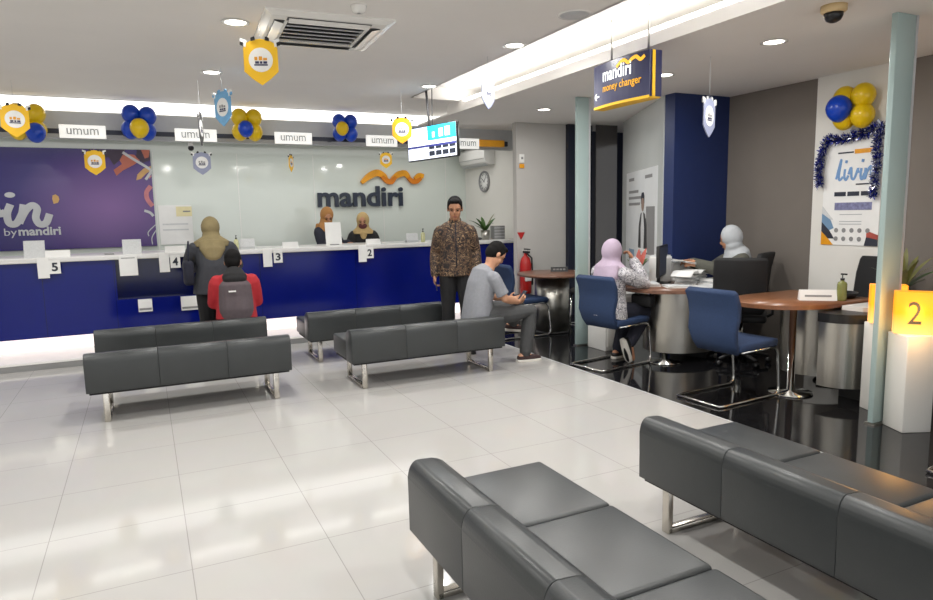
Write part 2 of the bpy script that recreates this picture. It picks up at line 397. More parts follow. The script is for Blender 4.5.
struct('ceiling', c, 'ceiling', 'lower ceiling over the desk zone with a raised lip')
c = MB().box(XL+.1, 5.1, YBK, YBK+.1, 2.45, 2.74).box(XL+.1, 5.1, YBK+.1, YB, 2.62, 2.70)
struct('trim_2', c, 'light_grey', 'bulkhead hanging over the teller counter')
c = MB().box(XL, XL+.1, YF, YB, 0, 3.1); struct('wall_left', c, 'white')
# back wall of pale glass sheets with seams
b = struct('wall_back', MB().box(XL, 5.12, YB, YB+.1, 0, 3.1), 'backglass', 'pale glass clad wall behind the tellers')
for k, x in enumerate((.2, 1.33, 2.46, 3.59, 4.72)):
    struct('trim_%d' % (3+k), MB().box(x-.004, x+.004, YB-.004, YB, .5, 2.46), 'white_gloss')
struct('wall_side', MB().box(5.1, 5.2, 8.72, YB, 0, 3.1), 'white', 'white side wall carrying the air conditioner and clock')
struct('wall_end', MB().box(4.72, 5.56, YG, YG+.1, 0, Z_LOW), 'grey_wall', 'grey wall beside the counter end')
struct('wall_right', MB().box(XR, XR+.1, 1.2, 5.52, 0, Z_LOW), 'taupe', 'taupe wall behind the service desks')
struct('wall_right', MB().box(XR, XR+.1, YF, 1.2, 0, Z_LOW), 'taupe')
struct('trim_10', MB().box(XR-.03, XR, 3.55, 4.42, 0, Z_LOW), 'white', 'white wall panel carrying the poster')
struct('wall_column', MB().box(5.20, XR+.1, 5.52, 5.67, 0, Z_LOW), 'blue_col', 'dark blue column panel')
# glazed office at the end: dark jamb, tinted pane, frosted pane
struct('door_1', MB().box(5.54, 5.66, 7.98, 8.1, 0, Z_LOW), 'dark_blue', 'dark blue door jamb beside the grey wall')
struct('wall_office', MB().box(5.66, 8.2, 8.6, 8.7, 0, Z_LOW).box(8.1, 8.2, 5.8, 8.7, 0, Z_LOW), 'dark_blue')
M['tint'] = mat('tinted_glass', (66, 62, 60), .06, noise=.15, scale=1.2, alpha=.88)
M['tint_blue'] = mat('tinted_blue_glass', (30, 34, 48), .06, noise=.2, scale=1.2, alpha=.9)
w = struct('window_1', MB().box(5.66, 5.98, 8.02, 8.035, 0, Z_LOW), 'tint_blue', 'dark tinted pane of the office')
w = struct('window_2', MB().box(5.98, 6.36, 7.92, 7.935, 0, Z_LOW), 'tint', 'brownish tinted pane of the office')
# frosted pane runs from the office to the blue column
M['frost_pane'] = mat('frosted_pane', (214, 218, 216), .15, noise=.03, scale=2, alpha=.94)
FA, FB = Vector((6.22, 7.60, 0)), Vector((5.22, 5.69, 0)); FD = (FB-FA).normalized(); FN = Vector((-FD.y, FD.x, 0))
if FN.dot(FA) > 0: FN = -FN
def on_pane(t, z, d=0): return FA+FD*t+FN*d+Vector((0, 0, z))
c = MB(); L = (FB-FA).length
c.add([on_pane(0, 0), on_pane(L, 0), on_pane(L, 0, .012), on_pane(0, 0, .012), on_pane(0, Z_LOW), on_pane(L, Z_LOW), on_pane(L, Z_LOW, .012), on_pane(0, Z_LOW, .012)],
      [(0, 3, 2, 1), (4, 5, 6, 7), (0, 1, 5, 4), (1, 2, 6, 5), (2, 3, 7, 6), (3, 0, 4, 7)])
struct('window_3', c, 'frost_pane', 'frosted pane with an advertisement next to the blue column')

# glass fins standing on the edge line of the desk zone
for y, wd_, lab in ((6.1, .155, 'frosted glass fin between seated man and lady in the lilac headscarf'), (2.78, .20, 'frosted glass fin beside the glowing number boxes')):
    t = thing('glass_fin', lab, 'partition', (4.345 if y > 4 else 4.475, y, 0))
    MB().rbox(-.01, wd_-.01, -.02, .02, .012, Z_LOW-.001, .004, 2).build('pane', 'frost', t)
    MB().box(wd_-.01, wd_+.012, -.022, .022, .012, Z_LOW-.001).build('edge_strip', 'light_grey', t)
    MB().box(-.02, wd_+.02, -.035, .035, 0, .012).build('floor_channel', 'steel', t)

# ------------------------------------------------------------------ teller counter
t = thing('teller_counter', 'long navy blue teller counter with white top and lit plinth', 'counter', (0, 0, 0))
cx0, cx1, cf = XL+.11, 5.06, 8.66
b = MB(); n0, n1 = -.32, .62                          # customer niche between
b.box(cx0, n0, cf, 9.3, .225, 1.07); b.box(n1, cx1, cf, 9.3, .225, 1.07)
b.build('front_panel', 'navy', t)
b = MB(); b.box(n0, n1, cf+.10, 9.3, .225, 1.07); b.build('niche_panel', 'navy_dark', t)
b = MB(); b.box(n0, n1, cf+.0, cf+.12, .225, .60); b.build('low_panel', 'navy', t)
MB().rbox(cx0, cx1+.02, cf-.06, 9.45, 1.07, 1.125, .008, 2).build('worktop', 'counter_top', t)
MB().box(cx0, 4.72, cf+.03, cf+.06, .08, .225).build('plinth_light', 'riser_glow', t)
MB().box(cx0, 4.70, 7.95, cf+.06, .062, .08).build('step_tread', 'white_gloss', t)
MB().box(cx0, 4.70, 7.955, cf+.06, 0, .062).build('step_riser', 'grey', t)
for x in (-1.05, -.34, 1.3, 2.55, 3.8):
    MB().box(x-.003, x+.003, cf-.002, cf, .23, 1.07).build('panel_seam', 'navy_dark', t)

# cove light above the counter, cove strip lights
t = thing('cove_light', 'long white strip light in the slot above the counter bulkhead', 'light', (0, 8.84, 2.75))
MB().box(XL+.11, 5.09, .0, .02, 0, .15).build('diffuser', 'cove_glow', t)
MB().box(XL+.11, 5.09, -.04, .05, -.01, 0).build('channel', 'white', t)
t = thing('cove_light', 'strip light lying inside the long ceiling slot over the desk zone', 'light', (3.72, 2.6, 2.80))
MB().box(-.05, .05, -4.7, 5.1, 0, .03).build('diffuser', 'cove_glow', t)
MB().box(-.07, .07, -4.7, 5.1, -.03, 0).build('channel', 'white', t)

# downlights
def downlight(x, y, z, power, label, group):
    t = thing('downlight', label, 'light', (x, y, z), 0, group)
    MB().lathe([(.075, 0), (.095, -.003), (.098, -.007), (.078, -.010), (.07, -.004), (.07, 0)], n=24).build('trim_ring', 'white_gloss', t)
    MB().lathe([(.0, -.0035), (.069, -.0035), (.069, -.001), (.0, -.001)], n=20).build('diffuser', 'lamp_glow', t)
    area_light('downlight_lamp', (x, y, z-.012), power, .13)
for x, y, lab in ((.69, 5.03, 'round downlight left of the ceiling air conditioner'), (.69, 6.78, 'round downlight above the blue mobile, nearest to the counter cove'),
                  (2.85, 4.87, 'round downlight in front of the ceiling slot, between vent and sign'), (2.87, 6.72, 'round downlight above the television')):
    downlight(x, y, Z_MAIN, DOWN_MAIN, lab, 'round downlights in the ceiling')
for x, y, lab in ((4.47, 6.95, 'round downlight in the low ceiling above the grey wall'), (4.42, 4.84, 'round downlight right of the hanging sign'), (4.35, 3.6, 'round downlight in the low ceiling near the dome camera')):
    downlight(x, y, Z_LOW, DOWN_LOW, lab, 'round downlights in the low ceiling')
for x, y in ((-1.5, 3.2), (-1.5, 5.03), (-1.5, 6.78), (.69, 3.2), (.69, 1.3), (2.5, 3.0), (2.5, 1.2), (-1.5, 1.3)):
    if y > 3.9 or True:
        downlight(x, y, Z_MAIN, DOWN_MAIN, 'round downlight in the ceiling over the waiting benches', 'round downlights outside the view')

# ------------------------------------------------------------------ benches
def make_bench(label, loc, rz, group='leather waiting benches'):
    t = thing('waiting_bench', label, 'bench', loc, rz, group)
    L2 = .755; n = 3; w = 2*L2/n
    for k in range(n):
        a, b_ = -L2+k*w, -L2+(k+1)*w
        prof = [(0, .245), (0, .47)]+[(.045-.045*math.cos(R(a)), .47+.068*math.sin(R(a))) for a in (15, 30, 45, 60, 75, 90)]+[(.09+.10*math.sin(R(a)), .44+.095*math.cos(R(a))) for a in (10, 25, 40, 55, 70, 85)]+[(.20, .40), (.20, .245)]
        MB().prism(prof, a+.0005, b_-.0005, lambda p, q, d: (d, p, q), 0, .004, 2).build('back_cushion', 'leather', t)
        MB().rbox(a+.0005, b_-.0005, .19, .63, .25, .425, .02, 4).build('seat_cushion', 'leather', t)
    MB().box(-L2+.02, L2-.02, .02, .60, .228, .246).build('base_board', 'black_fab', t)
    for x in (-.63, .63):
        m = MB(); hw = .022
        m.rbox(x-hw, x+hw, .055, .085, 0, .23, .004, 2); m.rbox(x-hw, x+hw, .53, .56, 0, .23, .004, 2)
        m.rbox(x-hw, x+hw, .06, .555, 0, .028, .004, 2); m.rbox(x-hw, x+hw, .06, .555, .205, .232, .004, 2)
        m.build('leg', 'bench_leg', t)
    return t
bench = make_bench('dark grey leather bench in front of the red-jacketed person, back turned to us', (.285, 5.52, 0), 0)
dup(bench, (.285, 6.70, 0), 0, 'dark grey leather bench that the red-jacketed person sits on')
dup(bench, (2.295, 5.45, 0), 0, 'dark grey leather bench with the grey-shirted man sitting on its end')
dup(bench, (2.21, 6.72, 0), 0, 'empty dark grey leather bench nearest the counter, left of the standing man')
dup(bench, (.885, 1.645, 0), R(-90), 'dark grey leather bench in the foreground, its seat cushions seen from above')
dup(bench, (2.06, 1.625, 0), R(-90), 'dark grey leather bench in the foreground beside the black floor')

# ------------------------------------------------------------------ cantilever chairs
def make_chair(label, loc, rz, group='blue visitor chairs'):
    """front is +y"""
    t = thing('visitor_chair', label, 'chair', loc, rz, group)
    m = MB(); rings = []                               # seat and back shells, rounded
    def shell(path, half, th, name):
        rr = []
        for k, (y, z) in enumerate(path):
            a = Vector((0, path[min(k+1, len(path)-1)][0]-path[max(k-1, 0)][0], path[min(k+1, len(path)-1)][1]-path[max(k-1, 0)][1])).normalized()
            nn = Vector((0, -a.z, a.y)); hw = half[k]; ring = []
            for (sx, sn) in ((-1, -.35), (-.96, -.5), (.96, -.5), (1, -.35), (1, .35), (.96, .5), (-.96, .5), (-1, .35)):
                ring.append(Vector((sx*hw, y, z))+nn*sn*th)
            rr.append(ring)
        mm = MB(); mm.loft(rr); return mm.build(name, 'blue_fab', t)
    shell([(-.20, .43), (-.17, .44), (.0, .445), (.18, .455), (.24, .448), (.265, .43)], [.2, .225, .235, .235, .23, .21], .06, 'seat')
    shell([(-.175, .40), (-.225, .47), (-.255, .56), (-.235, .68), (-.245, .78), (-.285, .87), (-.295, .885)], [.2, .21, .225, .235, .24, .24, .225], .05, 'backrest')
    p = []; r_ = .0115
    def side(x, flip):
        q = [(x, -.17, .405), (x, .17, .41), (x, .235, .40), (x, .27, .36), (x, .275, .30), (x, .30, .08), (x, .295, .035), (x, .25, .0125), (x, -.34, .0125), (x*.95, -.40, .0125)]
        return q
    p = side(-.215, 0)+side(.215, 0)[::-1]
    MB().tube(p, r_, 8).build('frame', 'chrome', t)
    MB().tube([(-.215, -.1, .405), (.215, -.1, .405)], .01, 8).tube([(-.215, .12, .408), (.215, .12, .408)], .01, 8).build('stretcher', 'chrome', t)
    return t
chair = make_chair('blue fabric chair with chrome frame, empty, at the orange wood desk', (4.24, 3.79, 0), R(-86))
dup(chair, (4.16, 5.2, 0), R(-80), 'blue fabric chair that the lady in the lilac headscarf sits on')
dup(chair, (4.32, 1.9, 0), R(-88), 'blue fabric chair cut off by the right picture edge beside the foreground bench')
dup(chair, (4.16, 7.02, 0), R(-90), 'blue fabric chair behind the seated man, at the brown table')

# ------------------------------------------------------------------ desks
def oval_top(x0, x1, y0, y1, rnd, n=14):
    """rectangle whose x0 end is a half ellipse of depth rnd and x1 end is squared with soft corners"""
    cy = (y0+y1)/2; h = (y1-y0)/2
    return arc(x0+rnd, cy, rnd, h, 90, 270, 2*n)+[(x1-.05, y0), (x1, y0+.05), (x1, y1-.05), (x1-.05, y1)]
def pedestal(t, cx, cy, rx, ry, a0, a1, z0, z1, m='steel', name='steel_panel'):
    a = arc(cx, cy, rx, ry, a0, a1, 56); b_ = arc(cx, cy, rx-.02, ry-.02, a0, a1, 56)[::-1]
    mb = MB(); mb.prism(a+b_, z0, z1, XY); o = mb.build(name, m, t)
    return o
# desk with the lady in lilac
t = thing('service_desk', 'brown topped steel desk piled with papers', 'desk', (0, 0, 0))
MB().prism(oval_top(4.30, 5.42, 4.66, 5.58, .45), .715, .75, XY, 0, .006, 2).build('desktop', 'wood_dk', t)
pedestal(t, 4.95, 5.1, .42, .33, 130, 330, .1, .715)
MB().lathe([(.0, 0), (.17, 0), (.17, .012), (.03, .03), (.028, .715), (.0, .715)], (4.62, 4.98, 0)).build('post', 'chrome', t)
pedestal(t, 5.2, 5.15, .2, .3, 100, 260, 0, .715, 'black_fab', 'inner_panel')
# desk with the orange top
t = thing('service_desk', 'orange wood topped desk with a steel front, name sign on it', 'desk', (0, 0, 0))
MB().prism(oval_top(4.37, 5.45, 3.38, 4.18, .5), .715, .75, XY, 0, .006, 2).build('desktop', 'wood', t)
MB().lathe([(.0, 0), (.17, 0), (.17, .012), (.03, .03), (.028, .715), (.0, .715)], (4.70, 3.60, 0)).build('post', 'chrome', t)
pedestal(t, 5.22, 3.72, .36, .3, 110, 250, .12, .715)
# low steel console right of it
t = thing('steel_console', 'brushed steel console with black edge and white top beside the number pedestals', 'counter', (0, 0, 0))
pl = [(4.70, 3.37)]+arc(4.98, 3.33, .28, .24, 180, 270, 24)+[(5.75, 3.09), (5.75, 3.37)]
MB().prism(pl, .12, .63, XY).build('steel_front', 'steel', t)
MB().prism([(p[0]-.02 if p[0] < 5.3 else p[0], p[1]-.02 if p[1] < 3.3 else p[1]) for p in pl], .63, .70, XY).build('edge_band', 'black', t)
MB().prism([(4.95, 3.36), (4.97, 3.2), (5.05, 3.12), (5.74, 3.1), (5.74, 3.36)], .70, .735, XY).build('worktop', 'white_gloss', t)
MB().box(4.95, 5.7, 3.17, 3.35, 0, .10).build('plinth', 'black', t)
# table by the counter end
t = thing('round_table', 'brown round table with steel drum base beside the grey wall', 'table', (4.66, 7.05, 0))
MB().lathe([(0, .715), (.43, .715), (.46, .722), (.46, .745), (.45, .75), (0, .75)], n=40).build('tabletop', 'wood_dk', t)
MB().lathe([(0, .02), (.22, .02), (.22, .715), (0, .715)], (-.02, 0, 0), n=32).build('drum', 'steel', t)
MB().lathe([(0, 0), (.26, 0), (.26, .02), (0, .02)], (-.02, 0, 0), n=32).build('foot_ring', 'black', t)
# stool with a black seat
t = thing('bar_stool', 'low chrome stool with black seat under the brown round table', 'stool', (4.74, 6.55, 0))
MB().lathe([(0, .53), (.13, .53), (.15, .545), (.15, .575), (.13, .59), (0, .59)], n=24).build('seat', 'black_fab', t)
for k in range(4):
    a = R(45+90*k); MB().tube([(.12*math.cos(a), .12*math.sin(a), .53), (.15*math.cos(a), .15*math.sin(a), 0)], .011, 8).build('leg', 'chrome', t)
MB().tube([(.14*math.cos(2*PI*i/20), .14*math.sin(2*PI*i/20), .15) for i in range(20)], .008, 6, closed=True).build('foot_rest', 'chrome', t)

# office chairs
def make_office_chair(label, loc, rz):
    """front +y"""
    t = thing('office_chair', label, 'chair', loc, rz, 'black office chairs')
    MB().rbox(-.24, .24, -.22, .26, .43, .51, .035, 3).build('seat', 'black_fab', t)
    m = MB(); rr = []
    for z, y, hw in ((.52, -.23, .2), (.56, -.245, .22), (.72, -.27, .24), (.9, -.29, .24), (1.03, -.32, .235), (1.06, -.325, .215)):
        rr.append([(sx*hw, y+dy, z) for sx, dy in ((-1, -.01), (-.9, -.035), (.9, -.035), (1, -.01), (1, .02), (.9, .03), (-.9, .03), (-1, .02))])
    m.loft(rr); m.build('backrest', 'black_fab', t)
    MB().tube([(0, -.1, .43), (0, -.3, .45), (0, -.31, .6)], .022, 8).build('back_bracket', 'black', t)
    for sx in (-1, 1):
        MB().tube([(sx*.24, .0, .47), (sx*.29, .0, .5), (sx*.29, -.02, .66)], .015, 8).rbox(sx*.29-.03, sx*.29+.03, -.14, .12, .655, .685, .012).build('armrest', 'black', t)
    MB().lathe([(0, .1), (.03, .1), (.03, .43), (0, .43)], n=14).build('gas_column', 'chrome', t)
    for k in range(5):
        a = 2*PI*k/5+.3; d = Vector((math.cos(a), math.sin(a), 0))
        b_ = MB().tube([d*.02+Vector((0, 0, .11)), d*.28+Vector((0, 0, .075))], [.024, .016], 8).build('base_arm', 'black', t)
        MB().tube([d*.28+Vector((-.02*d.y, .02*d.x, .03)), d*.28+Vector((.02*d.y, -.02*d.x, .03))], .03, 10).build('caster', 'black', b_)
    return t
oc = make_office_chair('black office chair that the lady in the grey headscarf sits on', (5.56, 5.0, 0), R(25))
dup(oc, (5.60, 3.74, 0), R(75), 'black office chair behind the orange wood desk, in front of the poster')
dup(oc, (5.21, 4.585, 0), R(-50), 'black office chair with its back turned, between the two desks')

# number pedestals
def number_pedestal(num, label, loc, rz):
    t = thing('number_pedestal', label, 'pedestal', loc, rz)
    MB().rbox(-.10, .10, -.10, .10, 0, .66, .006, 2).build('stand', 'white', t)
    b_ = MB().rbox(-.115, .115, -.05, .05, 0, .285, .006, 2).build('light_box', 'amber', t)
    b_.location = (0, 0, .66); b_.rotation_euler = (0, 0, R(-30))
    text_mesh('numeral', num, .045 if num == '1' else .075, .15, .003, 'ink', b_, frame((-.037, -.0505, .07), (1, 0, 0), (0, 0, 1)))
    l = bpy.data.lights.new('number_lamp', 'POINT'); l.energy = 4.0; l.color = (1, .5, .1); l.shadow_soft_size = .08
    lo = bpy.data.objects.new('number_lamp', l); COL.objects.link(lo); lo.location = (-.08, -.17, .8); lo.parent = t
    return t
number_pedestal('2', 'white pedestal with a glowing amber box reading 2', (4.60, 2.615, 0), R(-24))
number_pedestal('1', 'white pedestal with a glowing amber box reading 1, half behind the glass fin', (4.86, 2.95, 0), R(-20))

# ------------------------------------------------------------------ ceiling fittings
CAMP = Vector((0, 0, 1.52))
def ray(x, y): return cr*((x-466.5)/F_PX)-cu*((y-300)/F_PX)+fw
def at(x, y, **k):
    (a, v), = k.items(); d = ray(x, y); i = 'XYZ'.index(a); return CAMP+d*((v-CAMP[i])/d[i])
def at_depth(x, y, dep): return CAMP+ray(x, y)*dep
t = thing('cassette_air_conditioner', 'square white cassette air conditioner set in the ceiling', 'air conditioner', (1.29, 5.03, Z_MAIN), R(-3))
h = .445
m = MB()
for a in range(4):
    m.M = Matrix.Rotation(a*PI/2, 4, 'Z')
    m.add([(-h, -h, 0), (h, -h, 0), (h, -h, -.012), (-h, -h, -.012), (-h+.05, -h+.05, -.03), (h-.05, -h+.05, -.03), (h-.17, -h+.17, -.03), (-h+.17, -h+.17, -.03), (-h+.17, -h+.17, 0), (h-.17, -h+.17, 0)],
          [(0, 1, 2, 3), (3, 2, 5, 4), (4, 5, 6, 7), (7, 6, 9, 8)])
m.build('frame', 'white_gloss', t)
for a in range(4):
    m = MB(); m.M = Matrix.Rotation(a*PI/2, 4, 'Z')
    m.box(-.29, .29, -h+.075, -h+.145, -.034, -.031); m.build('air_slot', 'dark_grey', t)
    m = MB(); m.M = Matrix.Rotation(a*PI/2, 4, 'Z'); m.add([(-.28, -h+.08, -.036), (.28, -h+.08, -.036), (.28, -h+.135, -.05), (-.28, -h+.135, -.05), (-.28, -h+.08, -.039), (.28, -h+.08, -.039), (.28, -h+.135, -.053), (-.28, -h+.135, -.053)],
          [(0, 1, 2, 3), (4, 7, 6, 5), (0, 4, 5, 1), (2, 6, 7, 3), (0, 3, 7, 4), (1, 5, 6, 2)]); m.build('louver', 'white_gloss', t)
m = MB().box(-.27, .27, -.27, .27, -.012, -.008); m.build('grille_backing', 'dark_grey', t)
m = MB()
for k in range(6):
    y = -.245+k*.098; m.add([(-.27, y-.035, -.034), (.27, y-.035, -.034), (.27, y+.025, -.024), (-.27, y+.025, -.024), (-.27, y-.035, -.030), (.27, y-.035, -.030), (.27, y+.025, -.020), (-.27, y+.025, -.020)],
        [(0, 3, 2, 1), (4, 5, 6, 7), (0, 1, 5, 4), (2, 3, 7, 6), (0, 4, 7, 3), (1, 2, 6, 5)])
m.build('grille', 'light_grey', t)
t = thing('smoke_detector', 'small white smoke detector in the ceiling behind the air conditioner', 'smoke detector', (1.38, 4.37, Z_MAIN))
MB().lathe([(0, -.045), (.03, -.045), (.045, -.035), (.05, -.012), (.055, 0), (0, 0)], n=24).build('housing', 'white_gloss', t)
MB().lathe([(.0, -.047), (.012, -.047), (.012, -.044), (0, -.044)], n=12).build('sensor', 'grey', t)
t = thing('ceiling_speaker', 'round off-white speaker grille in the ceiling near the lit slot', 'speaker', (2.82, 3.99, Z_MAIN))
MB().lathe([(.10, -.004), (.115, -.006), (.12, 0), (.10, 0)], n=28).build('rim', 'white_gloss', t)
MB().lathe([(0, -.005), (.1, -.004), (.1, -.001), (0, -.001)], n=28).build('grille', 'light_grey', t)
t = thing('dome_camera', 'cream dome camera with a dark dome under the low ceiling', 'security camera', (3.95, 2.84, Z_LOW))
MB().lathe([(0, 0), (.075, 0), (.075, -.035), (.06, -.045), (0, -.045)], n=28).build('base', mat('cream_plastic', (206, 180, 134), .5), t)
MB().lathe([(.056, -.045), (.054, -.065), (.042, -.088), (.02, -.1), (0, -.103)], n=28).build('dome', 'black', t)
t = thing('camera_bullet', 'tiny dark camera under the counter bulkhead', 'security camera', tuple(at(191, 148, Y=8.85)))
MB().ell((0, 0, 0), (.035, .035, .035)).build('dome', 'black', t); MB().lathe([(0, .02), (.03, .02), (.03, .08), (0, .08)], n=12).build('mount', 'white_gloss', t)

# television on a ceiling pole
A, Bp = Vector((2.87, 7.38, 2.50)), Vector((3.20, 6.76, 2.53)); rt = (Bp-A).normalized(); W_ = (Bp-A).length
t = thing('television', 'television hanging from a ceiling pole showing a queue screen', 'television', tuple(A))
Fm = frame((0, 0, -.36), rt, (0.02, 0.0, 1))
def flat(name, x0, x1, y0, y1, z0, z1, m, par, F_): mb = MB(); mb.M = F_; mb.box(x0, x1, y0, y1, z0, z1); return mb.build(name, m, par)
mb = MB(); mb.M = Fm; mb.rbox(-.012, W_+.012, -.012, .372, -.05, -.002, .008, 2); mb.build('casing', 'black', t)
sc_ = flat('screen', 0, W_, 0, .36, -.002, .0005, 'scr_white', t, Fm)
flat('screen_picture', W_*.42, W_, .2, .36, .0005, .0012, 'scr_cyan', sc_, Fm)
flat('screen_bar', 0, W_, .13, .155, .0012, .0018, 'scr_navy', sc_, Fm)
flat('screen_bar', 0, W_*.42, .325, .36, .0005, .0012, 'scr_grey', sc_, Fm)
for k in range(4): flat('screen_line', .04, W_*.36, .305-k*.036, .313-k*.036, .0005, .0012, 'scr_grey', sc_, Fm)
for r_ in range(2):
    for k in range(4): flat('screen_picture', W_*(.44+k*.14), W_*(.56+k*.14), .1-r_*.075+.055, .1-r_*.075-.0+.005+.09-.03 if False else .1-r_*.075, .0005, .0012, 'scr_dark', sc_, Fm)
for (a, b_, hh) in ((.52, .57, .06), (.66, .74, .09), (.78, .88, .1)): flat('screen_figure', W_*a, W_*b_, .23, .23+hh, .0012, .0018, 'scr_white', sc_, Fm)
mp_ = (A+Bp)/2-A
MB().tube([(mp_.x, mp_.y+.04, -.1), (mp_.x-.02, mp_.y+.1, 3.02-A.z)], .014, 10).tube([(mp_.x+.03, mp_.y+.05, -.06), (mp_.x+.06, mp_.y+.1, 3.02-A.z)], .006, 8).build('pole', 'dark_grey', t)
MB().rbox(mp_.x-.03, mp_.x+.07, mp_.y+.07, mp_.y+.13, 3.02-A.z-.012, 3.02-A.z, .004).build('ceiling_plate', 'dark_grey', t)

# hanging money changer sign along the slot
XS = 3.40; y0s, y1s = 3.875, 4.535
t = thing('hanging_sign', 'navy hanging box sign reading money changer with a gold ribbon', 'sign', (XS, 0, 0))
mb = MB()                                                  # bowed face towards the hall
pf = [(y1s-(y1s-y0s)*k/10, -.035*math.sin(PI*k/10)-.0) for k in range(11)]
poly = [(x, y) for y, x in pf]+[(.11, y0s), (.11, y1s)]
mb.prism(poly, 2.355, 2.675, XY); mb.build('body', 'sign_navy', t)
MB().prism([(x-.002, y) for y, x in pf]+[(.10, y0s-.004), (.10, y1s+.004)], 2.335, 2.355, XY).build('lower_edge', 'yellow', t)
MB().box(.02, .045, y0s-.012, y0s, 2.345, 2.672).build('end_stripe', 'yellow', t)
MB().box(.0, .11, y0s-.006, y0s-.0, 2.345, 2.675).build('end_cap', 'sign_navy', t)
for y in (3.97, 4.40): MB().tube([(.07, y, 2.67), (.07, y, 3.02)], .008, 8).build('rod', 'steel', t)
# letters sit on the bowed face in two slightly turned panels
def sign_frame(yl, z):     # yl = distance from the far (left) end
    y = y1s-yl; k = yl/(y1s-y0s); return frame((-.035*math.sin(PI*k)-.002, y, z), (-.035*PI*math.cos(PI*k)/(y1s-y0s)*1., -1, 0), (0, 0, 1))
def bend(o, par_y=None):
    for v in o.data.vertices:
        k = (y1s-v.co.y)/(y1s-y0s); v.co.x = -.035*math.sin(PI*k)-.001-abs(v.co.z*0)-(.004 if v.co.x < -.0021 else 0)
    return o
bend(text_mesh('lettering', 'mandiri', .34, .105, .003, 'sign_white', t, frame((-.002, y1s-.15, 2.53), (0, -1, 0), (0, 0, 1)), .012))
bend(text_mesh('lettering', 'money changer', .44, .075, .003, 'sign_gold', t, frame((-.002, y1s-.15, 2.435), (0, -1, 0), (0, 0, 1)), .012))
mb = MB(); mb.M = frame((-.04, y1s-.33, 2.62), (0, -1, 0), (0, 0, 1)); ribbon(mb, [(0, -.01), (.05, .02), (.09, .025), (.13, .0), (.17, .02), (.21, .027), (.25, .0), (.29, .02)], .026, 0, .003); bend(mb.build('ribbon_emblem', 'sign_gold', t))
mb = MB(); mb.M = frame((-.004, y1s-.05, 2.43), (0, -1, 0), (0, 0, 1)); ribbon(mb, [(.045, 0), (-.02, 0)], .012, 0, .003); ribbon(mb, [(.005, .025), (-.022, 0), (.005, -.025)], .011, 0, .003); bend(mb.build('arrow', 'sign_white', t))

# split unit and clock on the side wall
XW = 5.1
t = thing('wall_air_conditioner', 'white split air conditioner high on the white side wall', 'air conditioner', (XW, 9.82, 2.42))
pr = [(0, -.13), (-.10, -.14), (-.17, -.10), (-.20, -.03), (-.20, .10), (-.17, .14), (0, .15)]
MB().prism(pr, -.46, .46, lambda a, b, d: (a, d, b), 0, .01, 2).build('body', 'white_gloss', t)
MB().add([(-.165, -.42, -.118), (-.165, .42, -.118), (-.105, .42, -.150), (-.105, -.42, -.150), (-.17, -.42, -.124), (-.17, .42, -.124), (-.11, .42, -.156), (-.11, -.42, -.156)], [(0, 1, 2, 3), (4, 7, 6, 5), (0, 4, 5, 1), (2, 6, 7, 3), (0, 3, 7, 4), (1, 5, 6, 2)]).build('louver', 'light_grey', t)
MB().box(-.203, -.199, -.44, .44, -.045, -.04).build('panel_line', 'grey', t)
t = thing('wall_clock', 'round wall clock with silver rim under the wall air conditioner', 'clock', (XW, 9.72, 2.03))
CM = frame((0, 0, 0), (0, -1, 0), (0, 0, 1))
mb = MB(); mb.M = CM; mb.lathe([(.0, 0), (.17, 0), (.175, .02), (.165, .035), (.145, .03), (.145, .012), (.0, .012)], n=36); mb.build('rim', 'grey', t)
mb = MB(); mb.M = CM; mb.lathe([(0, .012), (.145, .012), (.145, .015), (0, .015)], n=36); mb.build('dial', 'paper', t)
mb = MB()
for k in range(12):
    mb.M = CM @ Matrix.Rotation(k*PI/6, 4, 'Z'); mb.box(-.006, .006, .105, .135, .015, .017)
mb.build('hour_marks', 'ink', t)
for a, l in ((55, .075), (-40, .11)):
    mb = MB(); mb.M = CM @ Matrix.Rotation(R(a), 4, 'Z'); mb.box(-.005, .005, -.015, l, .018, .02); mb.build('hand', 'black', t)

# ------------------------------------------------------------------ sign rail with plates above the counter
t = thing('sign_rail', 'dark rail across the bulkhead with an orange end piece', 'rail', (0, 8.62, 2.5))
MB().box(XL+.12, 4.42, -.02, .02, -.02, .03).build('bar', 'ink', t)
MB().rbox(4.42, 4.84, -.035, .035, -.03, .065, .01).build('end_piece', mat('orange_plate', (236, 164, 30), .5), t)
MB().rbox(4.84, 4.90, -.025, .025, -.02, .05, .01).build('end_cap', 'ink', t)
for x in (-3, -.1, 2.3, 4.2): MB().box(x-.02, x+.02, .02, .18, -.01, .02).build('bracket', 'ink', t)
for k, (x0, x1, nm) in enumerate(((-.74, -.29, 'above the purple mural'), (.42, .88, 'behind the grey edge-on mobile'), (1.56, 2.02, 'second from the television'), (2.74, 3.17, 'just left of the television'), (3.98, 4.41, 'behind the television, beside the orange end piece'))):
    t = thing('teller_sign', 'white umum plate on the rail '+nm, 'sign', (x0, 8.575, 2.43), 0, 'umum plates over the counter')
    MB().rbox(0, x1-x0, -.012, .022, 0, .142, .004, 2).build('plate', 'plate_glow', t)
    text_mesh('lettering', 'umum', .31, .07, .003, 'light_grey', t, frame((.07, -.0125, .035), (1, 0, 0), (0, 0, 1)), .01)

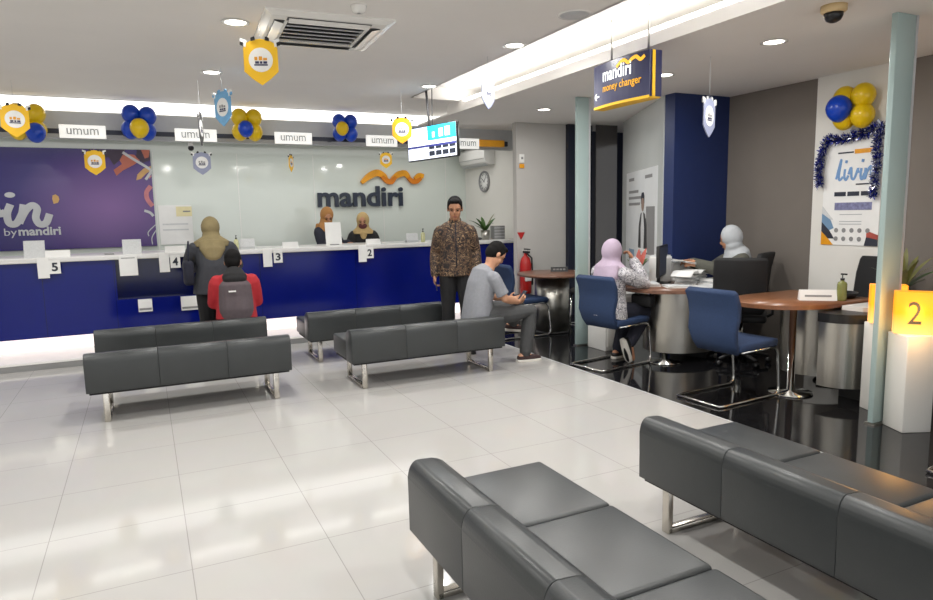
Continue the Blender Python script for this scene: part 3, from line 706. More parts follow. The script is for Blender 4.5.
def balloon(mb_name, c, r_, m, par, tilt=0):
    mb = MB(); prof = []
    for k in range(13):
        a = PI*k/12; z = math.cos(a); prof.append((max(.001, math.sin(a)*(1-.12*(z < 0)*abs(z)))*r_, z*r_*1.12))
    mb.lathe(prof[::-1], c, 20); return mb.build(mb_name, m, par)
def flower(label, c, petal, centre, r_, mid, rot=45, group='balloon flowers', face=(0, -1, 0), cc=(0, 0), tie=.30):
    t = thing('balloon_flower', label, 'balloons', c, 0, group)
    right = Vector((0, 0, 1)).cross(Vector(face))*-1; right = -right if False else right
    for k in range(4):
        a = R(rot+90*k); p = Vector(right)*(math.cos(a)*r_*1.12)+Vector((0, 0, math.sin(a)*r_*1.12)); balloon('balloon', p, r_*.93, petal, t)
    balloon('balloon', Vector(face)*r_*.9+Vector(right)*cc[0]+Vector((0, 0, cc[1])), r_*mid, centre, t)
    MB().tube([Vector((0, 0, 0)), Vector(face)*-tie], .006, 6).build('tie', 'light_grey', t); return t
def y86(px_, py_, yy=8.50): return tuple(at(px_, py_, Y=yy))
flower('yellow balloon flower behind the yellow shield, above the purple mural', y86(27, 122), 'y_balloon', 'b_balloon', .105, .9, 45, cc=(-.08, -.12))
flower('blue balloon flower with yellow centre over the mural corner', y86(139, 123), 'b_balloon', 'y_balloon', .105, .95, 50, cc=(.0, -.07))
flower('yellow balloon flower with blue centre on the sign rail', y86(247, 125), 'y_balloon', 'b_balloon', .105, .85, 45, cc=(.03, -.06))
flower('blue balloon flower with yellow centre left of the television', y86(345, 128), 'b_balloon', 'y_balloon', .095, .85, 45, cc=(.06, -.02))
flower('big yellow balloon flower with a blue balloon on the white panel', (XR-.17, 3.95, 2.40), 'y_balloon', 'b_balloon', .108, 1.0, 45, 'balloon flower on the panel', (-1, 0, 0), (.075, -.01), .14)

# hanging shields
def shield(label, px_, py_, hpx, S, board, turn, dep=None, topz=Z_MAIN, group='hanging shield mobiles', flag='black'):
    p = at_depth(px_, py_, dep or F_PX*S/hpx)
    t = thing('hanging_shield', label, 'mobile', tuple(p), R(turn), group); s_ = S
    o_ = [(-.29, .36), (-.355, .26), (-.355, -.22), (-.19, -.37), (0, -.5), (.19, -.37), (.355, -.22), (.355, .26), (.29, .36), (.17, .43), (0, .45), (-.17, .43)]
    X = lambda a, b, d: (a*s_, d, b*s_)
    MB().prism(o_, -.004, .004, X).build('board', board, t)
    MB().prism(arc(0, .02, .25, .25, 0, 360, 28)[:-1], -.006, -.004, X).build('disc', 'paper', t)
    m = MB()
    for a, b, w_, h_ in ((-.14, -.10, .28, .03), (-.12, -.06, .08, .05), (-.02, -.06, .05, .05), (.05, -.06, .08, .05)): m.box(a*s_, (a+w_)*s_, -.0075, -.006, b*s_, (b+h_)*s_)
    m.build('emblem', 'sign_navy', t)
    m = MB()
    for a, b, w_, h_ in ((-.13, .01, .06, .07), (-.04, .01, .07, .08), (.05, .01, .08, .05)): m.box(a*s_, (a+w_)*s_, -.0075, -.006, b*s_, (b+h_)*s_)
    m.build('emblem', 'gold' if board in ('yellow',) else 'grey', t)
    for sx in (-1, 1):
        MB().prism([(sx*.30, .28), (sx*.42, .33), (sx*.40, .46), (sx*.28, .42)], -.005, .005, X).build('corner_flag', 'paper', t)
        MB().prism([(sx*.35, .30), (sx*.42, .33), (sx*.41, .40), (sx*.34, .37)], -.0065, .0065, X).build('corner_mark', flag, t)
        MB().prism([(sx*.10, .42), (sx*.19, .40), (sx*.19, .47), (sx*.11, .50)], -.0065, .0065, X).build('corner_mark', flag, t)
    MB().tube([(0, 0, .45*s_), (0, 0, topz-p.z)], .0015, 5).build('string', 'light_grey', t)
    return t
shield('large yellow shield mobile in front of the ceiling air conditioner', 261, 61, 47, .33, 'yellow', -20)
shield('yellow shield mobile covering a balloon flower at the picture edge', 15, 120, 34, .33, 'yellow', 5)
shield('yellow shield mobile hanging over the purple mural', 95, 162, 26, .29, 'yellow', -8, 7.375, 2.435)
shield('light blue shield mobile turned away below a downlight', 223, 108, 36, .33, 'sky', -60, None, Z_MAIN, flag='sky')
shield('grey shield mobile seen edge-on in front of an umum plate', 201, 129, 33, .33, 'dark_grey', 76, None, Z_MAIN, flag='dark_grey')
shield('white shield mobile under the second umum plate', 202, 163, 23, .28, 'pale', -10, 7.858, 2.435)
shield('narrow yellow shield mobile seen nearly edge-on beside the wall lettering', 291, 163, 17, .22, 'yellow', 60, 8.31, 2.435)
shield('small yellow shield mobile above the gold ribbon of the wall lettering', 386, 160, 17, .22, 'yellow', -20, 8.849, 2.435)
shield('orange-yellow shield mobile at the left edge of the television', 402, 130, 27, .30, 'gold', -15)
shield('pale lilac shield mobile hanging at the ceiling slot', 488, 92, 34, .30, 'pale', 32, None, Z_MAIN, flag='light_grey')
shield('pale lilac shield mobile in front of the blue column', 709, 117, 40, .33, 'pale', 22, None, Z_LOW, flag='light_grey')

# ------------------------------------------------------------------ mural, lettering, posters
t = thing('wall_mural', 'purple mural with a white script word and abstract leaves behind the counter', 'mural', (.17, YB, 1.15))
MX = frame((0, 0, 0), (1, 0, 0), (0, 0, 1)); MW = MX
MB().box(-3.7, 0, -.03, -.004, 0, 1.34).build('panel', 'purple', t)
def mstroke(strokes, m, name, w, z0=.03, z1=.034):
    mb = MB(); mb.M = MW if name == 'script_word' else MX
    for i_, q in enumerate(strokes): ribbon(mb, q[0], q[1] if len(q) > 1 else w, z0, z1+.0012*i_)
    return mb.build(name, m, t)
# script word: mural-local x = X-.17, y = Z-1.15 (the word ends at X=-1.02, baseline Z=1.48)
cw = lambda x, y: (-1.19+(x-345)/494, .335+(412-y)/480)           # mural sketch units to metres
def cwl(*q): return ([cw(*p) for p in q],)
mstroke([cwl((-330, 300), (-290, 200), (-270, 120), (-300, 150), (-330, 330), (-310, 405), (-270, 400), (-235, 300)), cwl((-235, 290), (-250, 370), (-225, 408), (-190, 390), (-150, 290)),
         cwl((-150, 290), (-120, 290), (-105, 340), (-80, 400), (-40, 420), (0, 380), (15, 320), (8, 290), (30, 340), (62, 330)),
         cwl((95, 282), (72, 340), (78, 398), (115, 402), (148, 350), (168, 300)), cwl((166, 284), (152, 345), (132, 402)),
         cwl((137, 388), (175, 322), (212, 290), (238, 312), (226, 368), (243, 408), (280, 402), (305, 345))], 'light_grey', 'script_word', .085)
for cx_ in (97, -215):
    mb = MB(); mb.M = MX; mb.prism([cw(cx_+a, 224-b) for a, b in arc(0, 0, 29, 17, 0, 360, 18)[:-1]], .03, .034, XY); mb.build('script_dot', 'light_grey', t)
mb = MB(); mb.M = MX; mb.prism([cw(*p) for p in ((333, 282), (328, 250), (332, 228), (350, 222), (365, 235), (368, 255), (358, 275))], .03, .034, XY); mb.build('leaf_mark', mat('tan_print', (196, 156, 96), .5), t)
text_mesh('lettering', 'by', .14, .125, .003, 'light_grey', t, frame((*[cw(45, 0)[0]], -.03, cw(0, 492)[1]), (1, 0, 0), (0, 0, 1)))
text_mesh('lettering', 'mandiri', .48, .115, .003, 'light_grey', t, frame((cw(122, 0)[0], -.03, cw(0, 480)[1]), (1, 0, 0), (0, 0, 1)), .03)
terra = mat('terracotta_print', (176, 98, 78), .5, noise=.1, scale=6); plum = mat('plum_print', (52, 36, 58), .5, noise=.1); tan = mat('ochre_print', (190, 150, 96), .5, noise=.1); pink = mat('pink_print', (188, 118, 124), .5, noise=.1)
def mpatch(poly, m, z=.03, name='printed_leaf'):
    mb = MB(); mb.M = MX; mb.prism(poly, .029, z+.003, XY); return mb.build(name, m, t)
mpatch([(-.62, 1.33), (-.60, 1.18), (-.52, 1.24), (-.46, 1.12), (-.38, 1.2), (-.30, 1.34)], plum, .0305)
mpatch([(-.44, .98), (-.36, 1.05), (-.20, 1.14), (-.13, 1.20), (-.20, 1.27), (-.32, 1.28), (-.40, 1.22), (-.36, 1.14), (-.47, 1.06)], terra)
mpatch([(-.16, 1.34), (-.18, 1.24), (-.10, 1.16), (0, 1.2), (0, 1.34)], plum, .0305)
mpatch([(-.11, 1.34), (-.07, 1.22), (-.02, 1.24), (0, 1.34)], terra, .0315)
mpatch([(-.20, .92), (-.14, .94), (-.06, 1.02), (0, 1.06), (0, 1.12), (-.1, 1.08), (-.18, 1.0)], tan)
mpatch([(-.0, .98), (-.06, 1.0), (-.03, .94)], pink)
mstroke([([(-.34, 1.30), (-.2, 1.2), (-.08, 1.12), (0, 1.06)],), ([(-.08, .93), (-.03, 1.0), (0, 1.05)],), ([(-.13, .50), (-.06, .47), (-.02, .42)],)], 'light_grey', 'printed_twig', .035)
mstroke([([(-.02, .84), (-.08, .76), (-.08, .66), (-.02, .56)],)], pink, 'printed_leaf', .06)
mstroke([([(-.06, .02), (-.06, .12), (0, .22)],), ([(-.10, .14), (-.10, .20), (0, .30)],)], 'light_grey', 'printed_line', .012)

t = thing('wall_lettering', 'navy mandiri letters with a gold ribbon emblem on the glass wall', 'sign', (2.50, YB, 1.66))
text_mesh('lettering', 'mandiri', 1.42, .33, .05, 'logo_ink', t, frame((0, -.005, 0), (1, 0, 0), (0, 0, 1)), .022)
mb = MB(); mb.M = frame((.72, -.01, .38), (1, 0, 0), (0, 0, 1))
ribbon(mb, [(.0, .0), (.12, .10), (.26, .16), (.37, .12), (.42, .06)], [.05, .10, .11, .09, .06], 0, .045)
ribbon(mb, [(.52, .06), (.64, .14), (.75, .155), (.82, .08)], [.06, .10, .10, .06], 0, .045)
ribbon(mb, [(.92, .07), (1.0, .12), (1.08, .11)], [.05, .09, .07], 0, .045)
mb.build('ribbon_emblem', 'gold', t)
mb = MB(); mb.M = frame((.72, -.01, .38), (1, 0, 0), (0, 0, 1))
ribbon(mb, [(.34, .10), (.42, .04), (.50, .02), (.58, .10)], [.05, .08, .09, .05], 0, .055)
mb.build('ribbon_fold', 'gold_deep', t); mb = MB(); mb.M = frame((.72, -.01, .38), (1, 0, 0), (0, 0, 1))
ribbon(mb, [(.80, .09), (.87, .03), (.95, .03), (1.03, .08)], [.05, .08, .08, .05], 0, .055)
mb.build('ribbon_fold', 'gold_deep', t)
t = thing('wall_poster', 'white poster with a yellow corner on the back wall beside the mural', 'poster', (.20, YB, 1.16))
MB().box(.02, .46, -.01, -.003, .0, .56).build('sheet', 'paper', t)
MB().box(.25, .46, -.012, -.01, .40, .54).build('corner_print', mat('cream_print', (232, 222, 176), .6), t)
MB().box(.34, .44, -.0135, -.012, .46, .48).build('print_line', 'grey', t)
for z in (.28, .2): MB().box(.06, .4, -.012, -.01, z, z+.02).build('print_line', 'paper_grey', t)

# poster with tinsel on the white panel
XP = XR-.03
t = thing('panel_poster', 'white poster with blue script word and rows of round marks, edged with tinsel', 'poster', (XP, 4.30, 1.15))
PM = frame((0, 0, 0), (0, -1, 0), (0, 0, 1)) @ Matrix.Diagonal((.9, 1, 1, 1))
def pbox(x0, x1, y0, y1, m, name, z=.012, par=t):
    mb = MB(); mb.M = PM; mb.box(x0, x1, y0, y1, z-.004, z); return mb.build(name, m, par)
pbox(0, .62, .0, .98, 'paper', 'sheet', .008)
mb = MB(); mb.M = PM
bl = [([(.14, .62), (.17, .74), (.19, .80), (.17, .66), (.18, .61), (.215, .64)]), ([(.235, .71), (.23, .64), (.25, .61), (.275, .65)]), ([(.275, .66), (.30, .72), (.31, .63), (.34, .62), (.375, .71), (.37, .68), (.39, .68)]), ([(.41, .71), (.405, .64), (.42, .61), (.445, .66)]), ([(.455, .71), (.45, .61), (.475, .68), (.51, .72), (.515, .64), (.53, .61), (.56, .66)])]
for i_, q in enumerate(bl): ribbon(mb, q, .022, .008, .0115+.0008*i_)
for q in ([(.245, .765), (.25, .79)], [(.42, .765), (.425, .79)], [(.575, .75), (.585, .79)]): ribbon(mb, q, .022, .008, .0165)
mb.build('script_word', mat('script_blue', (112, 152, 200), .5), t)
pbox(.33, .52, .845, .885, 'gold', 'gold_bar'); pbox(.15, .32, .855, .868, 'ink', 'print_line'); pbox(.36, .5, .56, .572, 'ink', 'print_line')
for k in range(3): pbox(.13+k*.145, .255+k*.145, .46, .50, 'ink', 'store_badge')
pbox(.14, .54, .33, .40, mat('violet_print', (122, 124, 160), .5, noise=.3, scale=40), 'printed_band')
for z in (.285, .22, .195): pbox(.2, .44, z, z+.008, 'light_grey', 'print_line')
for row, n in ((.13, 5), (.05, 4)):
    for k in range(n):
        mb = MB(); mb.M = PM; mb.prism(arc(.17+k*.085, row+.01, .022, .022, 0, 360, 12)[:-1], .008, .012, XY); mb.build('round_mark', 'grey', t)
for poly, m in (([(0, .0), (.0, .13), (.08, .06), (.14, .0)], 'gold'), ([(.0, .13), (.0, .22), (.09, .14), (.15, .06), (.08, .06)], 'ink'), ([(0, .22), (0, .30), (.10, .24), (.14, .16), (.09, .14)], mat('steel_blue_print', (112, 146, 178), .5)), ([(0, .30), (0, .37), (.13, .24), (.10, .24)], 'paper_grey'),
                ([(.48, .0), (.5, .08), (.62, .06), (.62, 0)], 'ink'), ([(.5, .08), (.5, .14), (.62, .10), (.62, .06)], 'leaf_r')):
    mb = MB(); mb.M = PM; mb.prism(poly, .008, .0115, XY); mb.build('printed_leaf', m, t)
# tinsel garland
def tinsel(name, pts, m, seed, n, par):
    rnd = random.Random(seed); mb = MB(); mb.M = PM
    seg = []
    for a, b in zip(pts[:-1], pts[1:]): seg.append((Vector((*a, .04)), Vector((*b, .04))))
    tot = sum((b-a).length for a, b in seg)
    for a, b in seg:
        for k in range(int(n*(b-a).length/tot)):
            p = a.lerp(b, rnd.random()); d = Vector((rnd.gauss(0, 1), rnd.gauss(0, 1), abs(rnd.gauss(0, .7)))).normalized()*rnd.uniform(.035, .07)
            e = d.cross(Vector((rnd.random(), rnd.random(), 1))).normalized()*.008
            mb.add([p+e, p-e, p-e*.3+d, p+e*.3+d+Vector((0, 0, .001))], [(0, 1, 2, 3)])
    mb.tube([Vector((*p, .04)) for p in pts], .004, 5); return mb.build(name, m, par)
g = thing('tinsel_garland', 'blue and silver tinsel garland framing the poster on the white panel', 'garland', (XP, 4.30, 1.15))
tb = mat('blue_foil', (40, 50, 150), .25, .7, .2); ts = mat('silver_foil', (190, 194, 206), .2, .8, .1)
path = [(-.02, .58), (-.03, .74), (0, .90), (.06, 1.0), (.2, .985), (.35, 1.0), (.5, 1.03), (.62, 1.07)]
path2 = [(.62, 1.05), (.585, .92), (.60, .78), (.59, .62), (.57, .46)]
tinsel('blue_strand', path, tb, 1, 760, g); tinsel('silver_strand', path, ts, 2, 420, g); tinsel('blue_strand', path2, tb, 3, 400, g); tinsel('silver_strand', path2, ts, 4, 420, g)

# advertisement on the frosted pane
t = thing('pane_poster', 'pale advertisement with a standing figure on the frosted pane', 'poster', (0, 0, 0))
def pp(t0, t1, z0, z1, m, name, d=.016):
    mb = MB(); mb.add([on_pane(t0, z0, .0125), on_pane(t1, z0, .0125), on_pane(t1, z0, d), on_pane(t0, z0, d), on_pane(t0, z1, .0125), on_pane(t1, z1, .0125), on_pane(t1, z1, d), on_pane(t0, z1, d)],
      [(0, 3, 2, 1), (4, 5, 6, 7), (0, 1, 5, 4), (1, 2, 6, 5), (2, 3, 7, 6), (3, 0, 4, 7)]); return mb.build(name, m, t)
wash = mat('pale_print', (224, 227, 228), .4, noise=.04, scale=3)
pp(.28, 1.95, .6, 2.02, wash, 'sheet', .014)
for a, b in ((.45, .75), (1.35, 1.7)): pp(a, b, 1.9, 1.94, 'grey', 'print_line')
for z, b in ((1.74, 1.0), (1.66, 1.2), (1.58, 1.1)): pp(.45, b, z, z+.035, 'grey', 'print_line')
def pshape(poly, m, name, d):
    MB().prism(poly, .0125, d, lambda a, b, q: on_pane(a, b, q)).build(name, m, t)
pshape([(1.42, .98), (1.42, 1.56), (1.84, 1.56), (1.84, .98)], 'grey', 'printed_panel', .0152)
pshape([(1.02, .98), (1.06, 1.34), (1.14, 1.47), (1.24, 1.50), (1.36, 1.47), (1.46, 1.34), (1.50, .98)], 'dark_grey', 'printed_jacket', .0162)
pshape([(1.18, .98), (1.16, 1.30), (1.21, 1.50), (1.28, 1.50), (1.34, 1.30), (1.32, .98)], 'paper_grey', 'printed_shirt', .0170)
pshape([(1.245+.075*math.cos(R(a)), 1.60+.10*math.sin(R(a))) for a in range(0, 360, 20)], mat('face_print', (150, 128, 116), .5), 'printed_head', .0162)
pshape([(1.165, 1.60), (1.16, 1.69), (1.20, 1.735), (1.29, 1.735), (1.33, 1.69), (1.325, 1.60), (1.30, 1.665), (1.19, 1.665)], 'ink', 'printed_hair', .0174)
pshape([(1.0, 1.0), (1.0, 1.04), (1.5, 1.04), (1.5, 1.0)], 'paper', 'printed_table', .0180)
pp(.5, .8, .85, 1.0, mat('pale_blue_print', (130, 156, 180), .5), 'printed_mark')

# ------------------------------------------------------------------ things on the counter
ZC = 1.125
def card(name, label, cat, x, y, z, w_, h_, m='paper', group=None, lean=0., d=.006, rz=0):
    t = thing(name, label, cat, (x, y, z), rz, group)
    MB().add([(-w_/2, 0, 0), (w_/2, 0, 0), (w_/2, d, 0), (-w_/2, d, 0), (-w_/2, lean, h_), (w_/2, lean, h_), (w_/2, lean+d, h_), (-w_/2, lean+d, h_)],
             [(0, 3, 2, 1), (4, 5, 6, 7), (0, 1, 5, 4), (1, 2, 6, 5), (2, 3, 7, 6), (3, 0, 4, 7)]).build('sheet', m, t)
    return t
yf = 8.592
for num, xs, xn, wh in (('5', -1.02, -.91, 'below the purple mural'), ('4', .20, .32, 'by the woman in khaki headscarf'), ('3', 1.39, 1.52, 'right of the red-jacketed person'), ('2', 2.63, 2.73, 'in front of the masked teller')):
    t = thing('number_card', 'white card with the number %s at the counter edge, %s' % (num, wh), 'sign', (xn, yf, .945))
    MB().box(-.055, .055, -.004, 0, 0, .15).build('sheet', 'paper', t)
    text_mesh('numeral', num, .06, .095, .002, 'ink', t, frame((-.03, -.004, .028), (1, 0, 0), (0, 0, 1)), .03)
    t = thing('hanging_notice', 'blank white notice hanging from the counter edge, '+wh, 'notice', (xs, yf, .90), 0)
    MB().box(-.055, .055, -.003, 0, 0, .23).build('sheet', 'paper', t)
t = card('hanging_notice', 'white notice over the dark counter niche', 'notice', -.18, yf-.003, .88, .19, .23)
MB().box(-.07, .07, -.002, 0, .2, .21).build('print_line', 'grey', t)
for x, z, w_, h_, nm in ((-.04, .44, .15, .15, 'smaller white block standing for a reflection low in the counter niche'), (.46, .42, .22, .17, 'larger white block standing for a reflection low in the counter niche by the standing woman')):
    t = thing('reflection_block', nm, 'reflections', (x, 8.655, z)); MB().rbox(-w_/2, w_/2, -.03, 0, 0, h_, .004, 2).build('tray', 'paper', t); MB().box(-w_/2+.01, w_/2-.01, -.034, -.03, .02, .045).build('print_line', 'grey', t)  # white blocks put in as the glossy counter front's reflections
for x, y, w_, h_, nm in ((-1.10, 8.68, .2, .19, 'printed white acrylic notice on the counter above card 5'), (-.13, 8.7, .2, .17, 'printed white notice stand on the counter by the mural corner')):
    t = card('notice_stand', nm, 'notice', x, y, ZC, w_, h_, 'paper_grey', None, .05, .006)
    MB().add([(-w_/2+.02, .03, .004), (w_/2-.02, .03, .004), (w_/2-.02, .10, .004), (-w_/2+.02, .10, .004), (-w_/2+.02, .03, 0), (w_/2-.02, .03, 0), (w_/2-.02, .10, 0), (-w_/2+.02, .10, 0)], [(0, 1, 2, 3), (4, 7, 6, 5), (0, 4, 5, 1), (1, 5, 6, 2), (2, 6, 7, 3), (3, 7, 4, 0)]).build('foot', 'clear', t)
for x, w_, nm in ((-.88, .24, 'low white desk name holder right of the acrylic notice, above card 5'), (.33, .22, 'low white desk name holder above card 4'), (1.70, .2, 'low white desk name holder above card 3'), (2.82, .2, 'low white desk name holder above card 2')):
    t = thing('name_holder', nm, 'name plate', (x, 8.66, ZC), 0, 'name holders on the counter')
    MB().prism([(0, 0), (.07, 0), (.04, .075), (.03, .075)], -w_/2, w_/2, lambda a, b, d: (d, a, b)).build('holder', 'paper', t)
def bottle(label, loc, liquid='soap', s_=1., h_=.15):
    t = thing('soap_bottle', label, 'bottle', loc, 0)
    MB().lathe([(0, 0), (.03*s_, 0), (.032*s_, .01), (.032*s_, h_*.68), (.026*s_, h_*.76), (.012*s_, h_*.8), (.012*s_, h_*.84), (0, h_*.84)], n=20).build('body', liquid, t)
    p = MB().lathe([(0, h_*.84), (.014*s_, h_*.84), (.014*s_, h_*.92), (.004, h_*.93), (.004, h_*1.08), (0, h_*1.08)], n=14)
    p.box(-.008*s_, .008*s_, -.03*s_, .01*s_, h_*1.06, h_*1.12); p.build('pump', 'black', t); return t
bottle('small sanitizer bottle on the counter left of the card rack', (1.05, 8.8, ZC), 'clear', .9, .16)
bottle('small sanitizer bottle on the counter left of the standing man', (3.62, 8.85, ZC), 'clear', .95, .17)
for x, nm in ((1.19, 'white printed card rack on the counter beside the red-jacketed person'), (3.45, 'white printed card rack on the counter near the standing man')):
    t = card('card_rack', nm, 'leaflet rack', x, 8.82, ZC, .18, .13, 'paper_grey', None, .04)
    MB().box(-.09, .09, .0, .08, 0, .03).build('tray', 'light_grey', t)
t = card('white_screen', 'tall blank white screen standing on the counter before the teller in rust headscarf', 'screen', 2.36, 9.0, ZC, .22, .31, 'paper', None, .04, .012)
MB().box(-.06, .06, -.04, .09, 0, .012).build('foot', 'grey', t)
MB().rbox(0, .1, 0, .05, 0, .02, .006).build('device', 'grey', None)
bpy.data.objects['device'].location = (-.42, 8.72, ZC); tag(bpy.data.objects['device'], 'small grey device lying on the counter over the purple mural', 'device')
o = bpy.data.objects['device']; o.name = 'card_reader'
def leaf_blade(mb, base, tip, w_, bend_, n=7, mi=0):
    base, tip = Vector(base), Vector(tip); d = tip-base; sd = d.cross(Vector((0, 0, 1)));
    if sd.length < 1e-5: sd = Vector((1, 0, 0))
    sd.normalize(); L = []; Rr = []
    for k in range(n+1):
        u = k/n; p = base+d*u+Vector((0, 0, bend_*math.sin(PI*u)*d.length)); hw = w_*math.sin(PI*min(1, .12+u*.88))**.8/2+.001
        L.append(p+sd*hw); Rr.append(p-sd*hw)
    up = Vector((0, 0, .0015)); vs = L+Rr+[p+up for p in L]+[p+up for p in Rr]; m = n+1; fs = []
    for k in range(n):
        fs += [(k, k+1, m+k+1, m+k), (2*m+k, 3*m+k, 3*m+k+1, 2*m+k+1)]
    mb.add(vs, fs, mi, True)
def plant(name, label, loc, pot_r, pot_h, pot_m, leaves, m, square=False):
    t = thing(name, label, 'plant', loc)
    if square: MB().rbox(-pot_r, pot_r, -pot_r, pot_r, 0, pot_h, .006, 2).build('pot', pot_m, t)
    else: MB().lathe([(0, 0), (pot_r*.9, 0), (pot_r, pot_h), (pot_r*.88, pot_h), (pot_r*.85, pot_h*.9), (0, pot_h*.9)], n=24).build('pot', pot_m, t)
    for k, (az, el, ln, w_, bd, mm_) in enumerate(leaves):
        mb = MB(); d = Vector((math.cos(R(az))*math.cos(R(el)), math.sin(R(az))*math.cos(R(el)), math.sin(R(el))))
        b0 = Vector((0, 0, pot_h*.88)); leaf_blade(mb, b0, b0+d*ln, w_, bd); mb.build('leaf', mm_ or m, t)
    return t
plant('potted_plant', 'leafy plant in a steel pot on the counter end', (4.62, 8.82, ZC), .07, .14, 'steel', [(180, 30, .34, .07, .12, None), (170, 15, .3, .07, .15, None), (200, 45, .28, .06, .1, None), (20, 40, .3, .07, .1, None), (-10, 60, .3, .06, .1, 'leaf_y'), (90, 60, .25, .06, .1, None), (270, 35, .2, .06, .12, None), (30, 25, .26, .06, .2, None)], 'green')
t = thing('planter_box', 'grey ribbed box holder on the counter end beside the steel pot', 'box', (4.84, 8.84, ZC))
MB().rbox(-.09, .09, -.07, .07, 0, .2, .006, 2).build('body', 'grey', t)
for k in range(4): MB().box(-.092, .092, -.072, -.07, .03+k*.045, .04+k*.045).build('rib', 'light_grey', t)
t = thing('desk_mouse', 'small dark object on the counter left of the steel plant pot', 'device', (4.46, 8.72, ZC)); MB().ell((0, 0, .02), (.05, .03, .02)).build('body', 'dark_grey', t)

# extinguisher, triangle, switch by the grey wall
t = thing('fire_extinguisher', 'red fire extinguisher hanging on the grey wall beside the counter end', 'fire extinguisher', (4.80, YG-.09, .38))
MB().lathe([(0, 0), (.075, 0), (.08, .02), (.08, .42), (.06, .5), (.025, .54), (.025, .57), (0, .57)], n=24).build('cylinder', 'red', t)
MB().box(-.02, .02, -.09, .04, .57, .6).box(-.015, .015, -.11, .02, .62, .635).build('handle', 'black', t)
MB().tube([(.03, 0, .56), (.09, -.02, .5), (.1, -.02, .3), (.09, -.03, .12)], .012, 8).build('hose', 'black', t)
MB().rbox(-.05, .05, -.083, -.05, .18, .32, .01).build('label_plate', 'paper', t)
MB().box(-.03, .03, .06, .09, .3, .4).build('wall_hook', 'grey', t)
t = thing('warning_triangle', 'small red triangle sign on the grey wall above the extinguisher', 'sign', (4.78, YG, 1.14))
MB().prism([(-.06, .1), (.06, .1), (0, 0)], -.012, -.0, lambda a, b, d: (a, d, b)).build('plate', 'red', t)
t = thing('light_switch', 'small white switch with an orange tag on the grey wall', 'switch', (4.80, YG, 2.20))
MB().rbox(-.04, .04, -.02, 0, 0, .12, .005, 2).build('plate', 'white_gloss', t); MB().rbox(-.015, .015, -.028, -.02, .05, .08, .003).build('rocker', 'grey', t)
MB().box(-.035, .035, -.02, 0, -.07, -.015).build('tag', 'gold', t)

# things on the desks
ZD = .75
t = thing('monitor', 'black monitor seen edge-on on the paper-strewn desk', 'monitor', (4.86, 5.30, ZD), R(-142))
MB().rbox(-.25, .25, -.02, .015, .08, .40, .008, 2).build('casing', 'black', t); MB().box(-.235, .235, .0155, .017, .10, .385).build('screen', 'scr_dark', t)
MB().box(-.02, .02, -.05, -.02, .0, .2).rbox(-.1, .1, -.1, .08, 0, .012, .004).build('stand', 'black', t)
rp = random.Random(5)
for k, (x, y, w_, d_, h_, rz_, nm) in enumerate(((4.98, 5.46, .2, .15, .27, 10, 'tall white file box behind the monitor'), (5.20, 5.42, .24, .22, .20, -15, 'white paper tray stacked high before the blue column'), (5.08, 5.12, .30, .22, .10, 25, 'stack of white papers in the middle of the brown desk'), (5.22, 4.93, .28, .21, .06, 5, 'low stack of white papers before the lady in grey headscarf'), (4.78, 4.95, .3, .21, .02, -30, 'thin sheaf of papers at the near desk edge'), (4.60, 5.22, .28, .2, .035, 50, 'sheaf of papers in front of the lady in lilac headscarf'), (4.98, 4.80, .3, .21, .015, 12, 'loose papers at the near desk edge beside the sheaf'))):
    t = thing('paper_stack', nm, 'papers', (x, y, ZD), R(rz_), 'papers on the brown desk')
    if h_ > .15: MB().rbox(-w_/2, w_/2, -d_/2, d_/2, 0, h_, .005).build('box', 'paper', t); MB().box(-w_/2+.01, w_/2-.01, -d_/2+.01, d_/2-.01, h_, h_+.015).build('sheet', 'paper_grey', t)
    else:
        n = max(2, int(h_/.02))
        for j in range(n):
            mb = MB(); mb.M = Matrix.Rotation(rp.uniform(-.15, .15), 4, 'Z') @ Matrix.Translation((rp.uniform(-.015, .015), rp.uniform(-.015, .015), 0))
            mb.box(-w_/2, w_/2, -d_/2, d_/2, h_*j/n, h_*(j+.93)/n); mb.build('sheet', 'paper' if j % 2 == 0 else 'paper_grey', t)
t = thing('open_ledger', 'open white ledger with curling pages on the brown desk', 'book', (4.98, 5.02, ZD+.105), R(20))
mb = MB(); mb.loft([[(x, -.11, z), (x, .11, z), (x, .11, z+.004), (x, -.11, z+.004)] for x, z in ((-.22, .0), (-.15, .045), (-.07, .05), (0, .015), (.07, .05), (.15, .045), (.22, .0))]); mb.build('pages', 'paper', t)
t.location.z = ZD+.10
t = thing('pen_holder', 'black pen holder on the brown desk by the lilac-scarfed lady', 'pen holder', (4.55, 5.42, ZD))
MB().lathe([(0, 0), (.035, 0), (.035, .09), (.03, .09), (.03, .01), (0, .01)], n=16).build('cup', 'black', t)
for k in range(3): MB().tube([(.01*k-.01, 0, .02), (.02*k-.025, .01, .15)], .004, 6).build('pen', 'red' if k == 1 else 'light_grey', t)
plant('flowering_plant', 'potted plant with red bracts behind the lilac-scarfed lady', (4.72, 5.52, ZD), .06, .11, 'black', [(170, 60, .22, .06, .1, 'green'), (20, 35, .26, .05, .12, 'green'), (150, 70, .27, .07, .05, 'green'), (10, 62, .30, .07, .06, 'leaf_r'), (200, 50, .22, .06, .1, 'leaf_y'), (40, 72, .27, .06, .04, 'leaf_r'), (-60, 50, .2, .06, .1, 'green'), (90, 40, .22, .05, .1, 'green')], 'green')
t = thing('yellow_folder', 'yellow folder standing at the desk end behind the lilac-scarfed lady', 'folder', (4.55, 5.80, .62), R(-35))
MB().rbox(-.15, .15, -.012, .012, 0, .26, .006, 2).build('cover', 'yellow', t); MB().box(-.14, .14, -.006, .006, .005, .265).build('sheet', 'paper', t)
